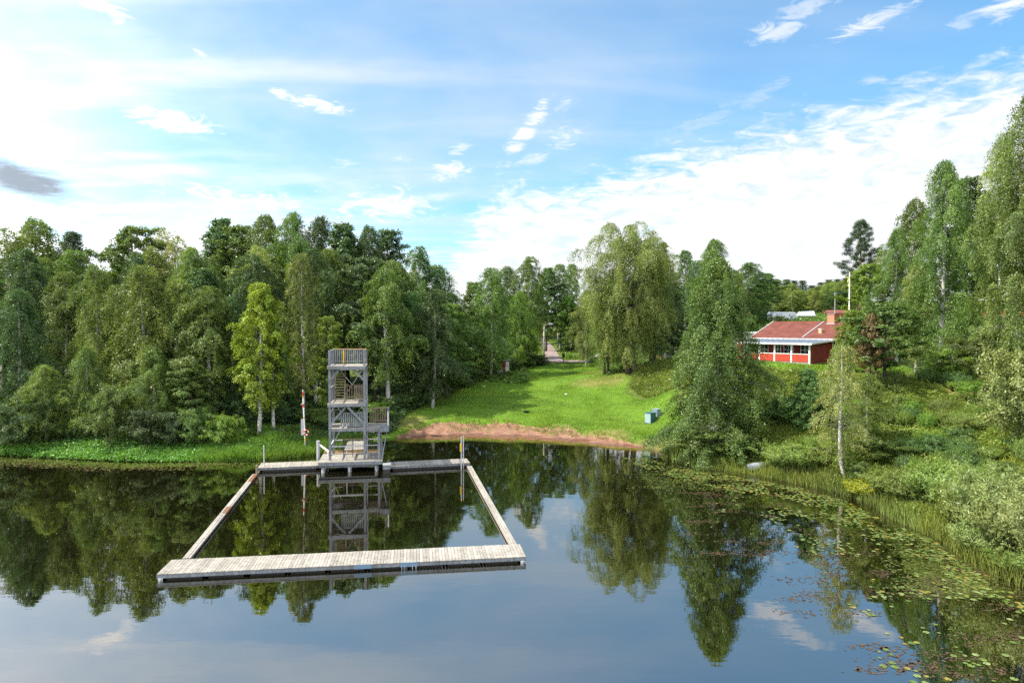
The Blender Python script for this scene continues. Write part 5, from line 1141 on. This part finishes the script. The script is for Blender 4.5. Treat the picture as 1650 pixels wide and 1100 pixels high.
# ------------------------------------------------------------------ grass, reeds, ground plants
def scatter(name, label, cat, N, accept, box, hmin, hmax, wd, tone, seed, lean=.35, leafy=False, zmin=-.05, zmax=99, hn=.25, clump=0):
    rng = np.random.RandomState(seed)
    X = rng.uniform(box[0], box[1], N * 4); Y = rng.uniform(box[2], box[3], N * 4)
    Zh = H(X, Y); ok = accept(X, Y) & (Zh > zmin) & (Zh < zmax) & ((rng.rand(len(X))) < .12 + 1.3 * (vnoise(X, Y, hn, seed)) ** 1.5)
    X, Y, Zh = X[ok][:N], Y[ok][:N], np.maximum(Zh[ok][:N], -.03); n = len(X)
    hgt_ = rng.uniform(hmin, hmax, n) * (.6 + .8 * vnoise(X, Y, .7, seed + 1))
    if leafy:      # broad leaved plants: a few leaves round a stem
        m_ = 7; px = np.repeat(X, m_) + rng.normal(size=n*m_) * .13; py = np.repeat(Y, m_) + rng.normal(size=n*m_) * .13
        pz = np.repeat(Zh, m_) + np.repeat(hgt_, m_) * rng.uniform(.25, 1, n*m_)
        tn = np.repeat(.75 + .5 * vnoise(X, Y, .5, seed + 2), m_)[:, None] * np.ones((1, 3))
        me = leaves_mesh(name, np.stack([px, py, pz], -1), np.zeros((n*m_, 3)), wd, rng, .7, tn, upb=.9, outb=0)
    else:
        az_ = rng.uniform(0, 2*pi, n); ln = rng.normal(size=(n, 2)) * lean * hgt_[:, None]; hw = wd * .5
        b0 = np.stack([X - hw*np.cos(az_), Y - hw*np.sin(az_), Zh], -1); b1 = np.stack([X + hw*np.cos(az_), Y + hw*np.sin(az_), Zh], -1)
        mid = np.stack([X + ln[:, 0]*.35, Y + ln[:, 1]*.35, Zh + hgt_*.6], -1); o_ = np.stack([np.cos(az_), np.sin(az_), 0*az_], -1) * hw * .8
        tip = np.stack([X + ln[:, 0], Y + ln[:, 1], Zh + hgt_], -1)
        v = np.stack([b0, b1, mid + o_, tip, mid - o_], 1).reshape(-1, 3); me = bpy.data.meshes.new(name)
        me.vertices.add(n*5); me.vertices.foreach_set('co', v.astype(np.float32).ravel()); me.loops.add(n*5)
        me.loops.foreach_set('vertex_index', np.arange(n*5, dtype=np.int32)); me.polygons.add(n); me.polygons.foreach_set('loop_start', np.arange(n, dtype=np.int32)*5); me.update(calc_edges=True)
        tn = (rng.uniform(.7, 1.3, n) * (.75 + .5 * vnoise(X, Y, .5, seed + 2)))[:, None] * np.array([[1, 1, 1]]); 
        yl = (vnoise(X, Y, .33, seed + 5) > .55)[:, None] * np.array([[.2, .08, 0]]) + 1; tn = tn * yl
        at_ = me.attributes.new('tint', 'FLOAT_COLOR', 'POINT'); at_.data.foreach_set('color', np.concatenate([tn, np.ones((n, 1))], 1).repeat(5, 0).astype(np.float32).ravel())
    me.materials.append(L[tone]); o = bpy.data.objects.new(name, me); C.objects.link(o); tag(o, label, cat, kind='stuff'); return o
leftw = lambda X, Y: (X < -12)
scatter('shore_plants', 'low bright leafy plants in a strip along the left waterline', 'plants', 26000, lambda X, Y: (X < -19.5) & (Y < 57), (-58, -19, 51, 57.5), .12, .38, .17, 'shore', 1, leafy=True, zmin=.0, zmax=1.1, hn=.12)
scatter('tall_grass', 'tall fresh grass on the left bank beside the tower pier', 'grass', 26000, lambda X, Y: (X > -24) & (X < -12.2) & (Y < 60), (-24, -12, 51.5, 60), .35, .85, .035, 'grass', 2, zmin=-.1, zmax=1.2)
scatter('forest_undergrowth', 'dark leafy undergrowth on the floor of the left forest', 'undergrowth', 22000, lambda X, Y: (Y > 56.5) & ~inpoly(X, Y, LAWN), (-60, -8, 56.5, 78), .2, .7, .22, 'dark', 3, leafy=True, zmin=.3)
rl = lambda X, Y: inpoly(X, Y, [(13.6, 54.5), (15.6, 58), (17.6, 70), (15.2, 75), (14, 80), (15.7, 88), (15.5, 95), (24, 92), (25, 73), (21.5, 66), (26, 60.5), (31, 59.5), (34, 60), (33, 45), (24, 30), (20, 26), (18, 40), (12, 50)])
scatter('bank_grass', 'rough yellowish grass covering the right bank below the house', 'grass', 90000, rl, (11, 35, 26, 92), .2, .55, .05, 'rough', 4, zmin=.1, zmax=7, lean=.5)
scatter('bank_plants', 'green herbs mixed into the grass of the right bank', 'plants', 60000, rl, (11, 48, 26, 92), .15, .55, .14, 'fern', 5, leafy=True, zmin=.1, zmax=7, hn=.3)
reedband = lambda X, Y: (X > 12.2) & (H(X, Y) < .5)
scatter('reeds', 'pale green reeds and sedges along the right waterline', 'reeds', 19000, reedband, (11.5, 24, 26, 55.5), .35, .85, .026, 'reed', 6, zmin=-.16, zmax=.4, lean=.25)
scatter('meadow_grass', 'grass strip beyond the gravel road at the top of the lawn', 'grass', 22000, lambda X, Y: ((Y > 109) | ((X < 4) & (Y > 103))) & ~((X > 3) & (X < 11) & (Y < 160) & (np.abs(X - np.interp(Y, [107, 116, 126, 140, 156], [6.6, 6.8, 7, 6.7, 5.8])) < 1.7)), (-6, 24, 100, 150), .2, .5, .12, 'grass', 7, zmin=2)
scatter('lawn_grass', 'short mown grass blades of the lawn', 'grass', 120000, lambda X, Y: inpoly(X, Y, LAWN), (-14, 17, 55, 104), .03, .07, .05, 'lawnblade', 8, zmin=.2, hn=.4)
def edgeband(X, Y):
    m_, u, ww = sandmask(X, Y); return (X > -11) & (X < 12.5) & (u > ww - .7) & (u < ww + .5)
scatter('beach_edge_grass', 'ragged tufts of grass where the lawn breaks off above the sand', 'grass', 9000, edgeband, (-11, 12.5, 55, 68), .05, .22, .04, 'rough', 14, zmin=.1, hn=1.2)
scatter('house_lawn_grass', 'short bright grass in front of the red house', 'grass', 15000, lambda X, Y: inpoly(X, Y, HLAWN) & (Y < 76), (21, 40, 59, 76), .05, .16, .06, 'lawnblade', 9, zmin=3)
scatter('path_side_bushes', 'low green ground plants under the trees beyond the lawn', 'plants', 20000, lambda X, Y: (X > 12) | (X < 2), (-14, 60, 86, 130), .2, .7, .25, 'mid', 10, leafy=True, zmin=3)

# ------------------------------------------------------------------ lily pads and water weed
def leafpad_mesh(name, notch=True):
    mb = MB(); n = 14; a0 = .25
    vs = [(0, 0, .0)] + [(cos(a0 + (2*pi - 2*a0) * i / n), sin(a0 + (2*pi - 2*a0) * i / n) * .92, .02 * sin(i * 1.9)) for i in range(n + 1)]
    mb.poly(vs, [(0, i + 1, i + 2) for i in range(n)], 1.0); return mb
def padmat(name, c1, c2):
    m, t = newmat(name); oi = t.n.new('ShaderNodeObjectInfo'); p_ = pos(t)
    col = t.mix(oi.outputs['Random'], (*c1, 1), (*c2, 1)); n_ = t.step(t.noise(p_, 6, 3), .3, .7, .8, 1.15)
    col = t.mix(1.0, col, t.comb(n_, n_, n_), 'MULTIPLY'); princ(t, col, .38, None, spec=.5); return m
PM = [padmat('pad_green', (.09, .15, .03), (.16, .21, .045)), padmat('pad_yellow', (.22, .21, .04), (.26, .18, .04)), padmat('pad_pale', (.17, .23, .07), (.22, .27, .10))]
PADL = [('round green lily pad floating among many along the right shore', 'green lily pads along the right shore'), ('yellowing lily pad floating among the green ones', 'yellowing lily pads'), ('pale light green lily pad floating among the others', 'pale lily pads')]
pm = [leafpad_mesh('p').mesh('lily_pad', m_) for m_ in PM]
padpoly = [P(*q)[:2] for q in ((1000, 738), (1040, 738), (1100, 752), (1200, 770), (1290, 786), (1360, 806), (1430, 842), (1500, 868), (1550, 905), (1600, 945), (1700, 975), (1760, 1010), (1650, 985), (1560, 950), (1480, 900), (1400, 872), (1340, 838), (1280, 806), (1180, 792), (1060, 762))]
outer = [P(*q)[:2] for q in ((1130, 790), (1290, 812), (1400, 880), (1500, 890), (1650, 950), (1850, 1150), (1450, 1140), (1380, 1000), (1300, 900), (1180, 850))]
rng = np.random.RandomState(31); cand = []
for k in range(52000):
    X, Y = rng.uniform(8, 24), rng.uniform(15, 56)
    ip = inpoly(np.array([X]), np.array([Y]), padpoly)[0]; io = inpoly(np.array([X]), np.array([Y]), outer)[0]
    if not (ip or io): continue
    cand.append((X, Y, ip))
ca = np.array([(c[0], c[1]) for c in cand]); zc_ = H(ca[:, 0], ca[:, 1]); cn = vnoise(ca[:, 0], ca[:, 1], .8, 12); cn2 = vnoise(ca[:, 0], ca[:, 1], .35, 13)
sel = []
for i, (X, Y, ip) in enumerate(cand):
    if zc_[i] > -.03: continue
    pr = (.50 if cn[i] > .40 else .08) * (.5 + cn2[i]) if ip else (.13 if cn[i] > .72 else .006)
    if rng.rand() < pr: sel.append((X, Y, rng.uniform(.05, .12)))
grid = {}; pads = []
for X, Y, r_ in sel:
    gx_, gy_ = int(X / .28), int(Y / .28); bad = False
    for a in (-1, 0, 1):
        for b in (-1, 0, 1):
            for (x2, y2, r2) in grid.get((gx_ + a, gy_ + b), ()):
                if (X-x2)**2 + (Y-y2)**2 < ((r_ + r2) * .72) ** 2: bad = True
    if bad: continue
    grid.setdefault((gx_, gy_), []).append((X, Y, r_)); pads.append((X, Y, r_))
print('pads', len(pads))
infr = lambda p_: abs(p_[0] / p_[1]) < .76 and p_[1] > 19.3
vis = sorted([p_ for p_ in pads if infr(p_)], key=lambda p_: -p_[2] / p_[1] ** 1.5)
vset = vis[:290]; rest = vis[290:] + [p_ for p_ in pads if not infr(p_)]
for i, (X, Y, r_) in enumerate(vset):
    k = rng.choice([0, 0, 0, 0, 2, 2, 1]); o = bpy.data.objects.new('lily_pad', pm[k]); C.objects.link(o)
    o.location = (X, Y, .012 + .004 * rng.rand()); o.scale = (r_, r_, .5 * r_); o.rotation_euler = (0, 0, rng.uniform(0, 6.28)); tag(o, PADL[k][0], 'lily pad', PADL[k][1])
padn = [MB(), MB(), MB()]
def addpad(mb, X, Y, r_, n=9):
    a = rng.uniform(0, 6.28); v = [(X, Y, .012)] + [(X + r_*cos(a + .25 + 5.8*i/n), Y + r_*sin(a + .25 + 5.8*i/n), .012) for i in range(n + 1)]
    mb.poly(v, [(0, i+1, i+2) for i in range(n)], 1.0)
for X, Y, r_ in rest: addpad(padn[rng.choice([0, 0, 2, 1])], X, Y, r_)
for k in range(3):
    if padn[k].v:
        o = padn[k].build('lily_pads', PM[k]); tag(o, ['mass of smaller green lily pads along the right shore', 'mass of smaller yellowing lily pads along the right shore', 'mass of smaller pale lily pads along the right shore'][k], 'lily pads', kind='stuff')
# brown and olive floating leaves, in rafts
M_weed = padmat('weed_brown', (.095, .062, .032), (.125, .08, .042)); M_weed2 = padmat('weed_olive', (.14, .16, .035), (.14, .16, .035))
def rafts(name, label, centres, mat, per, spread, sz):
    mb = MB()
    for (cx, cy) in centres:
        sx = rng.uniform(.6, 1.8) * spread; sy = rng.uniform(.25, .6) * spread
        for k in range(per):
            X, Y = cx + rng.normal() * sx, cy + rng.normal() * sy
            if -.02 < h1(X, Y): continue
            r_ = rng.uniform(.5, 1.2) * sz; a = rng.uniform(0, 6.28); el_ = rng.uniform(.35, .7)
            v = [(X + r_*cos(b)*cos(a) - r_*el_*sin(b)*sin(a), Y + r_*cos(b)*sin(a) + r_*el_*sin(b)*cos(a), .008) for b in np.linspace(0, 2*pi, 7)[:-1]]
            mb.poly(v, [tuple(range(6))], 1.0)
    o = mb.build(name, mat); tag(o, label, 'water weed', kind='stuff')
cs = [P(*q)[:2] for q in [(rng.uniform(1110, 1300), rng.uniform(783, 900)) for _ in range(34)] + [(rng.uniform(1230, 1420), rng.uniform(880, 990)) for _ in range(13)] + [(rng.uniform(1400, 1660), rng.uniform(900, 1100)) for _ in range(28)] + [(rng.uniform(1480, 1600), rng.uniform(890, 960)) for _ in range(14)]]
rafts('water_weed', 'loose rafts of brownish floating leaves on the open water at the right', cs, M_weed, 34, .42, .07)
cs = [P(*q)[:2] for q in [(rng.uniform(1040, 1240), rng.uniform(750, 790)) for _ in range(40)] + [(rng.uniform(1440, 1600), rng.uniform(880, 950)) for _ in range(26)]]
rafts('pond_weed', 'olive mat of pond weed between the lily pads at the right', cs, M_weed2, 30, .6, .07)
cs = [(X, float(np.interp(X, [-55, -40.7, -34, -29.4, -20.3, -18], [54.5, 53.3, 51.9, 51.0, 51.6, 52])) - abs(rng.normal()) * .9) for X in rng.uniform(-50, -19.5, 130)]
rafts('left_pond_weed', 'olive band of floating leaves along the left waterline', cs, M_weed2, 26, .9, .10)
cs = [(X, y_ - 1.1) for X, y_ in cs[::3]]
rafts('left_water_weed', 'brown floating leaves outside the olive band at the left', cs, M_weed, 12, .9, .09)
# a few trailing grass blades floating on the water, lower right
mb = MB()
for k in range(420):
    q = P(rng.uniform(1450, 1600), rng.uniform(880, 960), .015); a = radians(-25) + rng.normal() * .25; l_ = rng.uniform(.4, 1.1); w_ = .012
    if h1(q[0], q[1]) > -.03: continue
    dx, dy = cos(a) * l_, sin(a) * l_; mb.poly([(q[0], q[1], .014), (q[0] + dx, q[1] + dy, .014), (q[0] + dx - w_*sin(a), q[1] + dy + w_*cos(a), .014), (q[0] - w_*sin(a), q[1] + w_*cos(a), .014)], [(0, 1, 2, 3)], 1)
o = mb.build('floating_grass', M_weed2); tag(o, 'long grass blades trailing on the water at the lower right', 'grass', kind='stuff')
print('all', time.time() - T0)
